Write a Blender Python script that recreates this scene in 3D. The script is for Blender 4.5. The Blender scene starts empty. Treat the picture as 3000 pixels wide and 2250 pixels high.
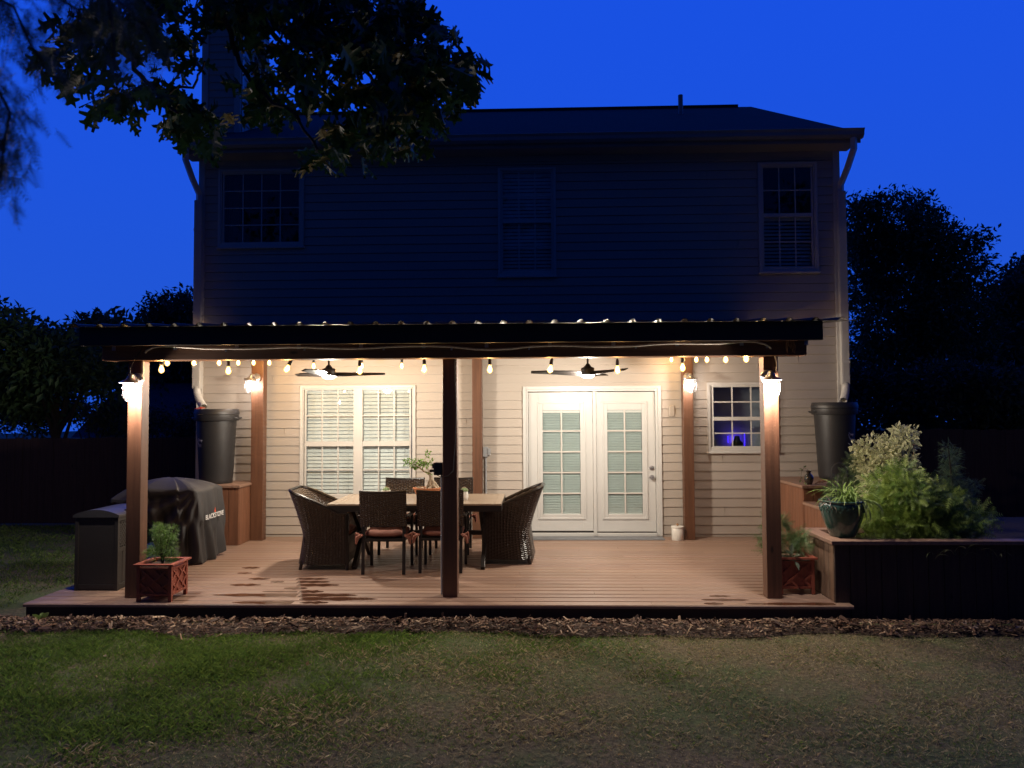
import bpy, math, random
import numpy as np
from mathutils import Vector, Matrix, Euler
PI = math.pi
rnd = random.Random(7); nr = np.random.RandomState(11)
S = bpy.context.scene; COL = S.collection

# ------------------------------------------------------------------ camera
CAM = np.array([0, -10.8, 1.905]); FP = 2200.0
def _basis(p, y, r):
    f = np.array([-math.sin(y)*math.cos(p), math.cos(y)*math.cos(p), math.sin(p)])
    rt = np.array([math.cos(y), math.sin(y), 0]); up = np.cross(rt, f)
    c, s = math.cos(r), math.sin(r)
    return rt*c+up*s, -rt*s+up*c, f
RT, UP, FW = _basis(math.radians(2.3), math.radians(1.8), math.radians(-.3))
cd = bpy.data.cameras.new('camera'); cam = bpy.data.objects.new('camera', cd); COL.objects.link(cam)
cd.sensor_width = 36; cd.lens = FP/3000*36; cd.clip_end = 500; cd.clip_start = .05
M = Matrix([[RT[i], UP[i], -FW[i], CAM[i]] for i in range(3)]+[[0, 0, 0, 1]])
cam.matrix_world = M
cd.dof.use_dof = True; cd.dof.focus_distance = 8.5; cd.dof.aperture_fstop = 3.6
S.camera = cam
def at(px, py, Y):
    """the point of the plane y=Y seen at this place of the 3000x2250 photo -> (x, z)"""
    d = FW*FP+RT*(px-1500)-UP*(py-1125); t = (Y-CAM[1])/d[1]; q = CAM+d*t
    return q[0], q[2]
def flo(px, py, z):
    d = FW*FP+RT*(px-1500)-UP*(py-1125); t = (z-CAM[2])/d[2]; q = CAM+d*t
    return q[0], q[1]

# ------------------------------------------------------------------ sky (blue hour)
W = bpy.data.worlds.new('World'); S.world = W; W.use_nodes = True
nt = W.node_tree; bg = nt.nodes['Background']
tc = nt.nodes.new('ShaderNodeTexCoord'); sp = nt.nodes.new('ShaderNodeSeparateXYZ')
nt.links.new(tc.outputs['Generated'], sp.inputs[0])
def mrange(src, a, b, c, d):
    n = nt.nodes.new('ShaderNodeMapRange'); n.interpolation_type = 'SMOOTHSTEP'
    for i, v in zip((1, 2, 3, 4), (a, b, c, d)): n.inputs[i].default_value = v
    nt.links.new(src, n.inputs[0]); return n.outputs[0]
east = mrange(sp.outputs['Y'], -.3, .62, .15, 1.0)       # the afterglow side lies behind the house
high = mrange(sp.outputs['Z'], .5, 1.0, 1.0, .3)
mu = nt.nodes.new('ShaderNodeMath'); mu.operation = 'MULTIPLY'
nt.links.new(east, mu.inputs[0]); nt.links.new(high, mu.inputs[1])
mxn = nt.nodes.new('ShaderNodeMix'); mxn.data_type = 'RGBA'
mxn.inputs['A'].default_value = (.016, .095, .66, 1); mxn.inputs['B'].default_value = (.0095, .082, .76, 1)
nt.links.new(mrange(sp.outputs['Z'], 0, .5, 0, 1), mxn.inputs['Factor'])
nt.links.new(mxn.outputs['Result'], bg.inputs['Color']); nt.links.new(mu.outputs[0], bg.inputs['Strength'])
S.view_settings.view_transform = 'Standard'; S.view_settings.look = 'None'
S.view_settings.exposure = 0; S.view_settings.gamma = 1
S.render.engine = 'CYCLES'
try: S.cycles.max_bounces = 8; S.cycles.transparent_max_bounces = 24; S.cycles.sample_clamp_indirect = 6
except Exception: pass

# ------------------------------------------------------------------ materials
def newmat(name):
    m = bpy.data.materials.new(name); m.use_nodes = True
    return m, m.node_tree, m.node_tree.nodes['Principled BSDF']
def L(t, a, b): t.links.new(a, b)
def coords(t, scale=(1, 1, 1), kind='Object'):
    c = t.nodes.new('ShaderNodeTexCoord'); mp = t.nodes.new('ShaderNodeMapping')
    mp.inputs['Scale'].default_value = scale; L(t, c.outputs[kind], mp.inputs[0]); return mp.outputs[0]
def noise(t, vec, scale, detail=4, rough=.6):
    n = t.nodes.new('ShaderNodeTexNoise'); n.inputs['Scale'].default_value = scale
    n.inputs['Detail'].default_value = detail; n.inputs['Roughness'].default_value = rough
    L(t, vec, n.inputs['Vector']); return n.outputs['Fac']
def ramp(t, fac, stops):
    r = t.nodes.new('ShaderNodeValToRGB'); e = r.color_ramp.elements
    while len(e) < len(stops): e.new(.5)
    for k, (p, c) in enumerate(stops):
        e[k].position = p; e[k].color = (*c, 1) if len(c) == 3 else c
    L(t, fac, r.inputs[0]); return r.outputs[0]
def bump(t, b, h, strength, dist=.01):
    n = t.nodes.new('ShaderNodeBump'); n.inputs['Strength'].default_value = strength
    n.inputs['Distance'].default_value = dist; L(t, h, n.inputs['Height']); L(t, n.outputs[0], b.inputs['Normal'])
def sc(c, k): return tuple(min(1, x*k) for x in c[:3])
def math_n(t, op, a, b=None):
    n = t.nodes.new('ShaderNodeMath'); n.operation = op
    for i, v in enumerate((a, b)):
        if v is None: continue
        if isinstance(v, (int, float)): n.inputs[i].default_value = v
        else: L(t, v, n.inputs[i])
    return n.outputs[0]
def mixc(t, f, a, b):
    n = t.nodes.new('ShaderNodeMix'); n.data_type = 'RGBA'
    for k, v in (('A', a), ('B', b)):
        if isinstance(v, tuple): n.inputs[k].default_value = (*v, 1)
        else: L(t, v, n.inputs[k])
    if isinstance(f, (int, float)): n.inputs['Factor'].default_value = f
    else: L(t, f, n.inputs['Factor'])
    return n.outputs['Result']
def plain(name, c, rough=.5, metal=0, var=.12, scale=6, bs=.0, bscale=60, stretch=(1, 1, 1), coat=0, spec=.5):
    m, t, b = newmat(name); v = coords(t, stretch)
    f = noise(t, v, scale); L(t, ramp(t, f, [(.3, sc(c, 1-var)), (.7, sc(c, 1+var))]), b.inputs['Base Color'])
    b.inputs['Roughness'].default_value = rough; b.inputs['Metallic'].default_value = metal
    b.inputs['Specular IOR Level'].default_value = spec
    if coat: b.inputs['Coat Weight'].default_value = coat; b.inputs['Coat Roughness'].default_value = .08
    if bs: bump(t, b, noise(t, v, bscale, 3), bs, .004)
    return m
def wood(name, c, axis='z', rough=.6, dark=.55, light=1.35, attr=False, knots=True, grain=.45, bs=.35):
    m, t, b = newmat(name)
    st = {'x': (.5, 9, 9), 'y': (9, .5, 9), 'z': (9, 9, .5)}[axis]
    v = coords(t, st); f = noise(t, v, 3.0, 6, .65)
    col = ramp(t, f, [(.25, sc(c, dark)), (.5, c), (.75, sc(c, light))])
    f2 = noise(t, coords(t, tuple(s*4 for s in st)), 4.0, 3, .6)
    col = mixc(t, math_n(t, 'MULTIPLY', f2, grain), col, sc(c, .45))
    if knots:
        vo = t.nodes.new('ShaderNodeTexVoronoi'); vo.inputs['Scale'].default_value = 2.6
        L(t, coords(t, {'x': (.6, 1.5, 1.5), 'y': (1.5, .6, 1.5), 'z': (1.5, 1.5, .6)}[axis]), vo.inputs['Vector'])
        kf = ramp(t, vo.outputs['Distance'], [(.035, (1, 1, 1)), (.075, (0, 0, 0))])
        col = mixc(t, kf, col, sc(c, .25))
    if attr:
        a = t.nodes.new('ShaderNodeAttribute'); a.attribute_name = 'tint'
        mm = t.nodes.new('ShaderNodeMix'); mm.data_type = 'RGBA'; mm.blend_type = 'MULTIPLY'; mm.inputs['Factor'].default_value = 1
        L(t, col, mm.inputs['A']); L(t, a.outputs['Color'], mm.inputs['B']); col = mm.outputs['Result']
    L(t, col, b.inputs['Base Color']); b.inputs['Roughness'].default_value = rough
    bump(t, b, f2, bs, .003); return m
def emis(name, c, s):
    m, t, b = newmat(name); b.inputs['Base Color'].default_value = (*c, 1)
    b.inputs['Emission Color'].default_value = (*c, 1); b.inputs['Emission Strength'].default_value = s; return m
def glassy(name, tint=(1, 1, 1), refl=.12, rough=.02, emi=None, alpha=None):
    """thin glass: mostly see-through with a mirror coat"""
    m = bpy.data.materials.new(name); m.use_nodes = True; t = m.node_tree; t.nodes.clear()
    o = t.nodes.new('ShaderNodeOutputMaterial'); tr = t.nodes.new('ShaderNodeBsdfTransparent')
    gl = t.nodes.new('ShaderNodeBsdfGlossy'); gl.inputs['Roughness'].default_value = rough
    tr.inputs[0].default_value = (*tint, 1); mx = t.nodes.new('ShaderNodeMixShader')
    fr = t.nodes.new('ShaderNodeLayerWeight'); fr.inputs[0].default_value = .5
    L(t, math_n(t, 'ADD', math_n(t, 'MULTIPLY', math_n(t, 'POWER', fr.outputs['Facing'], 4.0), .6), refl*.6), mx.inputs[0]); L(t, tr.outputs[0], mx.inputs[1]); L(t, gl.outputs[0], mx.inputs[2])
    out = mx.outputs[0]
    if emi:
        e = t.nodes.new('ShaderNodeEmission'); e.inputs[0].default_value = (*emi[0], 1); e.inputs[1].default_value = emi[1]
        ad = t.nodes.new('ShaderNodeAddShader'); L(t, out, ad.inputs[0]); L(t, e.outputs[0], ad.inputs[1]); out = ad.outputs[0]
    L(t, out, o.inputs[0]); return m
def leafmat(name, rough=.5, trans=.35, k=1.0):
    m, t, b = newmat(name); a = t.nodes.new('ShaderNodeAttribute'); a.attribute_name = 'tint'
    L(t, a.outputs['Color'], b.inputs['Base Color']); b.inputs['Roughness'].default_value = rough
    if trans:
        o = t.nodes['Material Output']; tl = t.nodes.new('ShaderNodeBsdfTranslucent'); L(t, a.outputs['Color'], tl.inputs[0])
        mx = t.nodes.new('ShaderNodeMixShader'); mx.inputs[0].default_value = trans
        L(t, b.outputs[0], mx.inputs[1]); L(t, tl.outputs[0], mx.inputs[2]); L(t, mx.outputs[0], o.inputs[0])
    return m
def wicker(name, c):
    m, t, b = newmat(name)
    uv = t.nodes.new('ShaderNodeUVMap'); s2 = t.nodes.new('ShaderNodeSeparateXYZ'); L(t, uv.outputs[0], s2.inputs[0])
    U = math_n(t, 'MULTIPLY', s2.outputs[0], 1/.034); V = math_n(t, 'MULTIPLY', s2.outputs[1], 1/.0205)
    par = math_n(t, 'MULTIPLY', math_n(t, 'MODULO', math_n(t, 'FLOOR', U), 2.0), .5)
    a = math_n(t, 'ABSOLUTE', math_n(t, 'SINE', math_n(t, 'MULTIPLY', U, PI)))
    d = math_n(t, 'ABSOLUTE', math_n(t, 'SINE', math_n(t, 'MULTIPLY', math_n(t, 'ADD', V, par), PI)))
    h = math_n(t, 'MULTIPLY', math_n(t, 'POWER', a, .22), math_n(t, 'POWER', d, .8))
    n = noise(t, coords(t, (1, 1, 1), 'UV'), 70, 2)
    col = mixc(t, h, sc(c, .05), sc(c, 1.5)); col = mixc(t, math_n(t, 'MULTIPLY', n, .5), col, sc(c, .6))
    L(t, col, b.inputs['Base Color']); b.inputs['Roughness'].default_value = .30
    bump(t, b, h, 1.0, .014); return m

MT = {}
MT['siding'] = plain('vinyl_siding', (.44, .388, .335), .55, 0, .05, 2.2, .25, 40, (.3, 1, 1))
MT['trim'] = plain('white_trim', (.56, .54, .50), .42, 0, .04, 3, .1, 30)
MT['doorwhite'] = plain('door_paint', (.58, .58, .56), .35, 0, .03, 3, .15, 25)
MT['shingle'] = plain('roof_shingle', (.022, .023, .027), .9, 0, .45, 22, .6, 90, (1, .4, 1))
MT['gutter'] = plain('gutter_metal', (.30, .29, .28), .4, 0, .1, 2)
MT['soffit'] = plain('soffit', (.42, .38, .34), .6, 0, .05, 2)
MT['glass'] = glassy('window_glass', (.92, .95, .95), .07)
MT['blind'] = plain('blind_slat', (.74, .73, .70), .45, 0, .04, 3)
MT['roomdark'] = plain('dark_room', (.03, .03, .045), .9, 0, .3, 1.5)
MT['roomlit'] = plain('pale_room_wall', (.35, .38, .45), .9, 0, .1, 1.5)
MT['post'] = wood('stained_post', (.14, .062, .033), 'z', .5)
MT['postraw'] = wood('pale_post', (.42, .27, .16), 'z', .6)
MT['beam'] = wood('stained_beam', (.16, .078, .042), 'x', .55)
MT['rafter'] = wood('stained_rafter', (.20, .10, .055), 'y', .55)
MT['fascia'] = plain('fascia_board', (.018, .014, .012), .55, 0, .35, 3, .2, 30, (.2, 2, 2))
MT['metalroof'] = plain('painted_roof_metal', (.075, .068, .06), .45, .2, .15, 3)
MT['deck'] = wood('deck_board', (.325, .213, .155), 'x', .44, .93, 1.05, attr=True, knots=False, grain=.14, bs=.07)
MT['wet'] = plain('wet_deck', (.10, .042, .022), .11, 0, .2, 9, 0, 30, (.4, 3, 1), spec=.8)
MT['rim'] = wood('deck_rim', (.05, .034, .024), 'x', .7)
MT['stand'] = wood('stand_board', (.22, .095, .05), 'z', .6)
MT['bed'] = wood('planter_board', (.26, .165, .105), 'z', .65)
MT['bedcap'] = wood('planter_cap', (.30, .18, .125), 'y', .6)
MT['bedshade'] = wood('planter_front_shaded', (.07, .045, .035), 'z', .8)  # bed wood again, with the front side's shade put into its colour
MT['black'] = plain('black_plastic', (.02, .02, .022), .42, 0, .2, 4, .15, 80)
MT['barrel'] = plain('barrel_plastic', (.024, .024, .026), .42, 0, .12, 3, .35, 160)
MT['cover'] = plain('cover_cloth', (.038, .037, .039), .62, 0, .12, 3, .25, 240)
MT['darkmetal'] = plain('dark_metal', (.035, .030, .028), .4, .5, .15, 5)
MT['galv'] = plain('galvanised', (.42, .42, .44), .32, .85, .15, 12)
MT['cond'] = plain('armoured_cable', (.80, .74, .62), .45, .2, .2, 30, .6, 200, (1, 1, 1))
MT['wicker'] = wicker('brown_wicker', (.040, .025, .018))
MT['wickerpale'] = wicker('pale_wicker', (.17, .125, .09))
MT['cushion'] = plain('rust_cushion', (.23, .085, .055), .85, 0, .25, 9, .4, 120, (1, 12, 1))
MT['tabletop'] = wood('table_board', (.34, .265, .195), 'x', .33, .65, 1.25, knots=False)
MT['terracotta'] = plain('terracotta', (.52, .20, .09), .6, 0, .12, 6, .2, 60)
MT['bark'] = plain('pale_bark', (.42, .34, .24), .8, 0, .35, 14, .6, 60)
MT['darkbark'] = plain('dark_bark', (.035, .028, .022), .9, 0, .35, 14, .8, 40)
MT['whitepot'] = plain('white_ceramic', (.78, .76, .70), .3, 0, .05, 3, .1, 30)
MT['cactus'] = plain('cactus_green', (.16, .24, .10), .6, 0, .35, 40, .5, 90)
MT['redwood'] = wood('red_planter', (.33, .085, .05), 'z', .55, knots=False)
MT['soil'] = plain('soil', (.055, .035, .024), .95, 0, .5, 40, .9, 60)
MT['resin'] = plain('bin_resin', (.022, .019, .017), .5, 0, .12, 5, .3, 60)
MT['resinlid'] = plain('bin_lid', (.035, .034, .036), .35, 0, .12, 5)
MT['glaze'] = plain('green_glaze', (.035, .075, .062), .16, 0, .45, 5, .15, 14, coat=.6)
MT['mat'] = plain('door_mat', (.19, .20, .215), .8, 0, .1, 8, .5, 200)
MT['whiteflat'] = plain('white_print', (.85, .85, .85), .5, 0, 0, 1)
MT['redflat'] = plain('red_print', (.75, .09, .04), .5, 0, 0, 1)
MT['fence'] = wood('fence_board', (.05, .026, .024), 'z', .85)
MT['leaf'] = leafmat('leaf', .42, .3)
MT['leafdark'] = leafmat('leaf_far', .6, .15)
MT['lamphood'] = plain('lamp_hood', (.34, .33, .34), .35, .6, .1, 6)
MT['jar'] = glassy('jar_glass', (1, 1, 1), .10, .03, ((1, .93, .86), .22))
MT['lampglow'] = emis('lamp_core', (1, .90, .80), 26)
MT['fanglow'] = emis('fan_light', (1, .93, .82), 9)
MT['bulbglass'] = glassy('bulb_glass', (1, .93, .75), .08, .03, ((1, .58, .16), 1.3))
MT['filament'] = emis('filament', (1, .66, .25), 45)
MT['uvlamp'] = emis('blue_lamp', (.05, .02, 1), 2.6)
MT['darkglass'] = plain('dark_glass', (.03, .025, .02), .06, 0, .2, 5, coat=.8)
MT['neighbour'] = plain('neighbour_siding', (.32, .34, .38), .7, 0, .08, 3, .0, 30, (1, 1, 8))
MT['nroof'] = plain('neighbour_roof', (.055, .055, .075), .9, 0, .3, 12)
MT['greybox'] = plain('grey_pvc', (.34, .36, .38), .5, 0, .08, 6)
MT['cross'] = plain('cross_wood', (.30, .16, .07), .7, 0, .2, 20)
MT['root'] = plain('dry_root', (.36, .20, .10), .8, 0, .3, 30)

# ------------------------------------------------------------------ mesh helpers
class MB:
    def __init__(s): s.v = []; s.f = []; s.uv = None
    def add(s, vs, fs):
        o = len(s.v); s.v += [tuple(map(float, p)) for p in vs]; s.f += [tuple(i+o for i in f) for f in fs]; return s
    def box(s, a, b, M=None):
        x0, y0, z0 = a; x1, y1, z1 = b
        vs = [(x0, y0, z0), (x1, y0, z0), (x1, y1, z0), (x0, y1, z0), (x0, y0, z1), (x1, y0, z1), (x1, y1, z1), (x0, y1, z1)]
        if M is not None: vs = [tuple(M @ Vector(v)) for v in vs]
        return s.add(vs, [(0, 3, 2, 1), (4, 5, 6, 7), (0, 1, 5, 4), (1, 2, 6, 5), (2, 3, 7, 6), (3, 0, 4, 7)])
    def bar(s, p, q, w, d=None, up=(0, 0, 1)):
        """a rectangular bar from p to q"""
        d = d or w; p = Vector(p); q = Vector(q); z = (q-p); ln = z.length; z.normalize()
        x = Vector(up).cross(z)
        if x.length < 1e-4: x = Vector((1, 0, 0))
        x.normalize(); y = z.cross(x)
        M = Matrix((( x.x, y.x, z.x, p.x), (x.y, y.y, z.y, p.y), (x.z, y.z, z.z, p.z), (0, 0, 0, 1)))
        return s.box((-w/2, -d/2, 0), (w/2, d/2, ln), M)
    def tube(s, pts, r, n=8, cap=True):
        pts = [Vector(p) for p in pts]; m = len(pts)
        rs = r if isinstance(r, (list, tuple)) else [r]*m
        prev = None; vs = []; fs = []
        for i, p in enumerate(pts):
            t = (pts[min(i+1, m-1)]-pts[max(i-1, 0)])
            if t.length < 1e-9: t = Vector((0, 0, 1))
            t.normalize()
            if prev is None:
                x = t.cross(Vector((0, 0, 1)))
                if x.length < .1: x = t.cross(Vector((0, 1, 0)))
            else: x = prev-t*prev.dot(t)
            x.normalize(); prev = x; y = t.cross(x)
            for k in range(n):
                a = 2*PI*k/n; vs.append(tuple(p+(x*math.cos(a)+y*math.sin(a))*rs[i]))
        for i in range(m-1):
            for k in range(n):
                fs.append((i*n+k, i*n+(k+1) % n, (i+1)*n+(k+1) % n, (i+1)*n+k))
        if cap: fs.append(tuple(range(n))[::-1]); fs.append(tuple((m-1)*n+k for k in range(n)))
        return s.add(vs, fs)
    def lathe(s, prof, c=(0, 0, 0), n=28, cap0=True, cap1=True, M=None):
        vs = []; fs = []
        for r, z in prof:
            for k in range(n):
                a = 2*PI*k/n; v = Vector((c[0]+r*math.cos(a), c[1]+r*math.sin(a), c[2]+z)); vs.append(tuple(M @ v) if M is not None else tuple(v))
        m = len(prof)
        for i in range(m-1):
            for k in range(n): fs.append((i*n+k, i*n+(k+1) % n, (i+1)*n+(k+1) % n, (i+1)*n+k))
        if cap0: fs.append(tuple(range(n))[::-1])
        if cap1: fs.append(tuple((m-1)*n+k for k in range(n)))
        return s.add(vs, fs)
    def grid(s, nu, nv, fn):
        o = len(s.v); vs = [fn(i/nu, j/nv) for j in range(nv+1) for i in range(nu+1)]
        fs = [(j*(nu+1)+i, j*(nu+1)+i+1, (j+1)*(nu+1)+i+1, (j+1)*(nu+1)+i) for j in range(nv) for i in range(nu)]
        return s.add(vs, fs)
    def build(s, name, mat, parent=None, smooth=False, bevel=0, loc=None):
        me = bpy.data.meshes.new(name); me.from_pydata(s.v, [], s.f); me.update()
        me.materials.append(mat)
        if smooth:
            me.polygons.foreach_set('use_smooth', [True]*len(me.polygons))
            try: me.set_sharp_from_angle(angle=math.radians(42))
            except Exception: pass
        o = bpy.data.objects.new(name, me); COL.objects.link(o)
        if parent is not None: o.parent = parent
        if bevel:
            b = o.modifiers.new('bevel', 'BEVEL'); b.width = bevel; b.segments = 2; b.limit_method = 'ANGLE'
        if loc is not None: o.location = loc
        return o
def fast(name, V, F, mat, parent=None, tint=None):
    """V (n,3), F (m,k) arrays; tint (n,3) point colours"""
    V = np.asarray(V, np.float32); F = np.asarray(F, np.int32); m, k = F.shape
    me = bpy.data.meshes.new(name); me.vertices.add(len(V)); me.vertices.foreach_set('co', V.ravel())
    me.loops.add(m*k); me.loops.foreach_set('vertex_index', F.ravel())
    me.polygons.add(m); me.polygons.foreach_set('loop_start', np.arange(m, dtype=np.int32)*k)
    try: me.polygons.foreach_set('loop_total', np.full(m, k, np.int32))
    except Exception: pass
    me.update(calc_edges=True); me.validate()
    me.polygons.foreach_set('use_smooth', np.zeros(len(me.polygons), bool))
    if tint is not None:
        a = me.color_attributes.new('tint', 'FLOAT_COLOR', 'POINT')
        a.data.foreach_set('color', np.concatenate([tint, np.ones((len(V), 1))], 1).astype(np.float32).ravel())
    me.materials.append(mat); o = bpy.data.objects.new(name, me); COL.objects.link(o)
    if parent is not None: o.parent = parent
    return o
def gridobj(name, nu, nv, fn, uvf, mat, parent=None, thick=0):
    mb = MB(); mb.grid(nu, nv, fn); o = mb.build(name, mat, parent, True)
    uv = o.data.uv_layers.new(name='UVMap'); i = 0
    for p in o.data.polygons:
        for li in p.loop_indices:
            vi = o.data.loops[li].vertex_index; a, b = (vi % (nu+1))/nu, (vi//(nu+1))/nv
            uv.data[li].uv = uvf(a, b)
    if thick: md = o.modifiers.new('thick', 'SOLIDIFY'); md.thickness = thick; md.offset = 0
    return o
def thing(name, label, cat, loc=(0, 0, 0), rz=0, group=None):
    o = bpy.data.objects.new(name, None); COL.objects.link(o); o.location = loc; o.rotation_euler = (0, 0, rz)
    o.empty_display_size = .1
    return tag(o, label, cat, group)
def tag(o, label=None, cat=None, group=None, kind=None):
    if label: o['label'] = label
    if cat: o['category'] = cat
    if group: o['group'] = group
    if kind: o['kind'] = kind
    return o
def copy_tree(o, parent=None):
    c = o.copy(); COL.objects.link(c)
    if parent is not None: c.parent = parent
    for ch in [x for x in list(COL.objects) if x.parent == o]: copy_tree(ch, c)
    return c
def text(name, s, mat, parent, width, height, M, thick=.001):
    cu = bpy.data.curves.new(name, 'FONT'); cu.body = s; cu.extrude = thick; cu.align_x = 'CENTER'
    ob = bpy.data.objects.new(name, cu); COL.objects.link(ob)
    dg = bpy.context.evaluated_depsgraph_get(); me = bpy.data.meshes.new_from_object(ob.evaluated_get(dg))
    bpy.data.objects.remove(ob)
    co = np.array([v.co[:] for v in me.vertices]); lo, hi = co.min(0), co.max(0)
    for v in me.vertices:
        x = (v.co.x-(lo[0]+hi[0])/2)/(hi[0]-lo[0])*width; y = (v.co.y-(lo[1]+hi[1])/2)/(hi[1]-lo[1])*height
        v.co = M @ Vector((x, y, v.co.z))
    me.materials.clear(); me.materials.append(mat); o = bpy.data.objects.new(name, me); COL.objects.link(o); o.parent = parent; return o
def light(name, loc, power, color, radius, parent=None, spot=None):
    l = bpy.data.lights.new(name, 'SPOT' if spot else 'POINT'); l.energy = power; l.color = color; l.shadow_soft_size = radius
    if spot: l.spot_size = math.radians(spot); l.spot_blend = .5
    o = bpy.data.objects.new(name, l); COL.objects.link(o); o.location = loc
    if parent is not None: o.parent = parent
    return o

# ---------------- leaves
def rotmats(n, tilt=None, rs=nr):
    """random rotations; leaf local +x is its length"""
    q = rs.normal(size=(n, 4)); q /= np.linalg.norm(q, axis=1)[:, None]
    w, x, y, z = q.T
    R = np.empty((n, 3, 3))
    R[:, 0, 0] = 1-2*(y*y+z*z); R[:, 0, 1] = 2*(x*y-z*w); R[:, 0, 2] = 2*(x*z+y*w)
    R[:, 1, 0] = 2*(x*y+z*w); R[:, 1, 1] = 1-2*(x*x+z*z); R[:, 1, 2] = 2*(y*z-x*w)
    R[:, 2, 0] = 2*(x*z-y*w); R[:, 2, 1] = 2*(y*z+x*w); R[:, 2, 2] = 1-2*(x*x+y*y)
    return R
def dirmats(D, rs=nr, roll=1.0):
    """rotations whose x axis is D, rolled about it (roll 0: blade faces up)"""
    D = D/np.linalg.norm(D, axis=1)[:, None]; n = len(D)
    up = np.tile([0, 0, 1.0], (n, 1)); y = np.cross(up, D); ln = np.linalg.norm(y, axis=1)
    y[ln < .05] = [0, 1, 0]; y /= np.linalg.norm(y, axis=1)[:, None]; z = np.cross(D, y)
    a = rs.uniform(-PI, PI, n)*roll; c, s = np.cos(a)[:, None], np.sin(a)[:, None]
    return np.stack([D, y*c+z*s, -y*s+z*c], axis=2)
def instance(T, F, P, R, size, colA, colB, fade=None, rs=nr, edge=None):
    """template T (t,3), F (m,k); returns V, faces, tint"""
    n = len(P); t = len(T)
    V = np.einsum('nij,tj->nti', R, T)*size[:, None, None]+P[:, None, :]
    FF = (np.arange(n)*t)[:, None, None]+F[None]
    u = rs.uniform(0, 1, (n, 1)); c = colA*(1-u)+colB*u; c = c*rs.uniform(.7, 1.3, (n, 1))
    C = np.repeat(c[:, None, :], t, 1)
    if edge is not None: C = C*(1-edge[0][None, :, None])+np.array(edge[1])[None, None, :]*edge[0][None, :, None]*rs.uniform(.75, 1.15, (n, 1, 1))
    return V.reshape(-1, 3), FF.reshape(-1, F.shape[1]), np.clip(C.reshape(-1, 3), 0, 1)
LEAF = (np.array([(0, 0, 0), (.45, .22, .06), (1, 0, -.05), (.45, -.22, .06)], float), np.array([(0, 1, 2, 3)]))
def lobed():
    h = [(0, .0), (.12, .04), (.14, .22), (.26, .30), (.28, .12), (.40, .16), (.46, .42), (.56, .40), (.56, .14), (.70, .16), (.78, .30), (.84, .24), (.84, .08), (1, 0)]
    mid = [(.0), .12, .16, .24, .28, .38, .44, .50, .56, .66, .72, .78, .84, 1]
    T = []; F = []
    for m in mid: T.append((m, 0, 0))
    for x, y in h: T.append((x, y, -.22*y-.1*x*x))
    for x, y in h: T.append((x, -y, -.22*y-.1*x*x))
    n = len(h)
    for i in range(n-1):
        F.append((i, i+1, n+i+1, n+i)); F.append((i+1, i, 2*n+i, 2*n+i+1))
    return np.array(T), np.array(F)
OAK = lobed()
def frondT(n=7, w=.03, spread=.32, droop=.15):
    T = []; F = []
    T += [(0, .012, 0), (0, -.012, 0), (1, 0, -droop)]; F.append((0, 1, 2))
    for i in range(n):
        x = .12+.8*i/n; l = spread*(1-.6*i/n)
        for s in (-1, 1):
            o = len(T); z = -droop*x*x
            T += [(x, 0, z), (x+w*1.3, 0, z), (x+l*.75, s*l, z-.04)]; F.append((o, o+1, o+2))
    return np.array(T), np.array(F)
FROND = frondT()
STIFF = frondT(6, .055, .30, .05)
NEEDLE = frondT(12, .016, .16, .25)
def blob_points(n, blobs, rs=nr, shell=.55):
    """points in a union of ellipsoids (cx,cy,cz,rx,ry,rz), denser at the skin"""
    B = np.array(blobs, float); wgt = (B[:, 3]*B[:, 4]*B[:, 5])**.7; wgt /= wgt.sum()
    k = rs.choice(len(B), n, p=wgt); d = rs.normal(size=(n, 3)); d /= np.linalg.norm(d, axis=1)[:, None]
    r = shell+(1-shell)*rs.uniform(0, 1, n)**.7; r *= rs.uniform(.85, 1.1, n)
    return B[k, :3]+d*B[k, 3:6]*r[:, None], d
def crown(name, blobs, n, size, ca, cb, parent, templ=LEAF, mat=None, shell=.4, outward=.6, svar=.35, edge=None, clump=0, seed=0):
    rs = np.random.RandomState(seed+5)
    if clump:
        C0, D0 = blob_points(max(1, n//clump), blobs, rs, shell); k = rs.randint(0, len(C0), n)
        P = C0[k]+np.clip(rs.normal(size=(n, 3)), -1.5, 1.5)*size*1.1; D = D0[k]
    else: P, D = blob_points(n, blobs, rs, shell)
    dirs = D*outward+rs.normal(size=(n, 3))*.6; dirs[:, 2] -= .1
    R = dirmats(dirs, rs, .45)
    V, F, T = instance(templ[0], templ[1], P, R, size*rs.uniform(1-svar, 1+svar, n), np.array(ca), np.array(cb), rs=rs, edge=edge)
    return fast(name, V, F, mat or MT['leafdark'], parent, T)
def rblobs(c, r, n, br, seed=1, flat=1):
    rs = np.random.RandomState(seed); o = []
    for i in range(n):
        d = rs.normal(size=3); d /= np.linalg.norm(d); k = rs.uniform(.35, .95)
        b = br*rs.uniform(.7, 1.3); o.append((c[0]+d[0]*r[0]*k, c[1]+d[1]*r[1]*k, c[2]+d[2]*r[2]*k, b, b, b*.85*flat))
    return o

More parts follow.
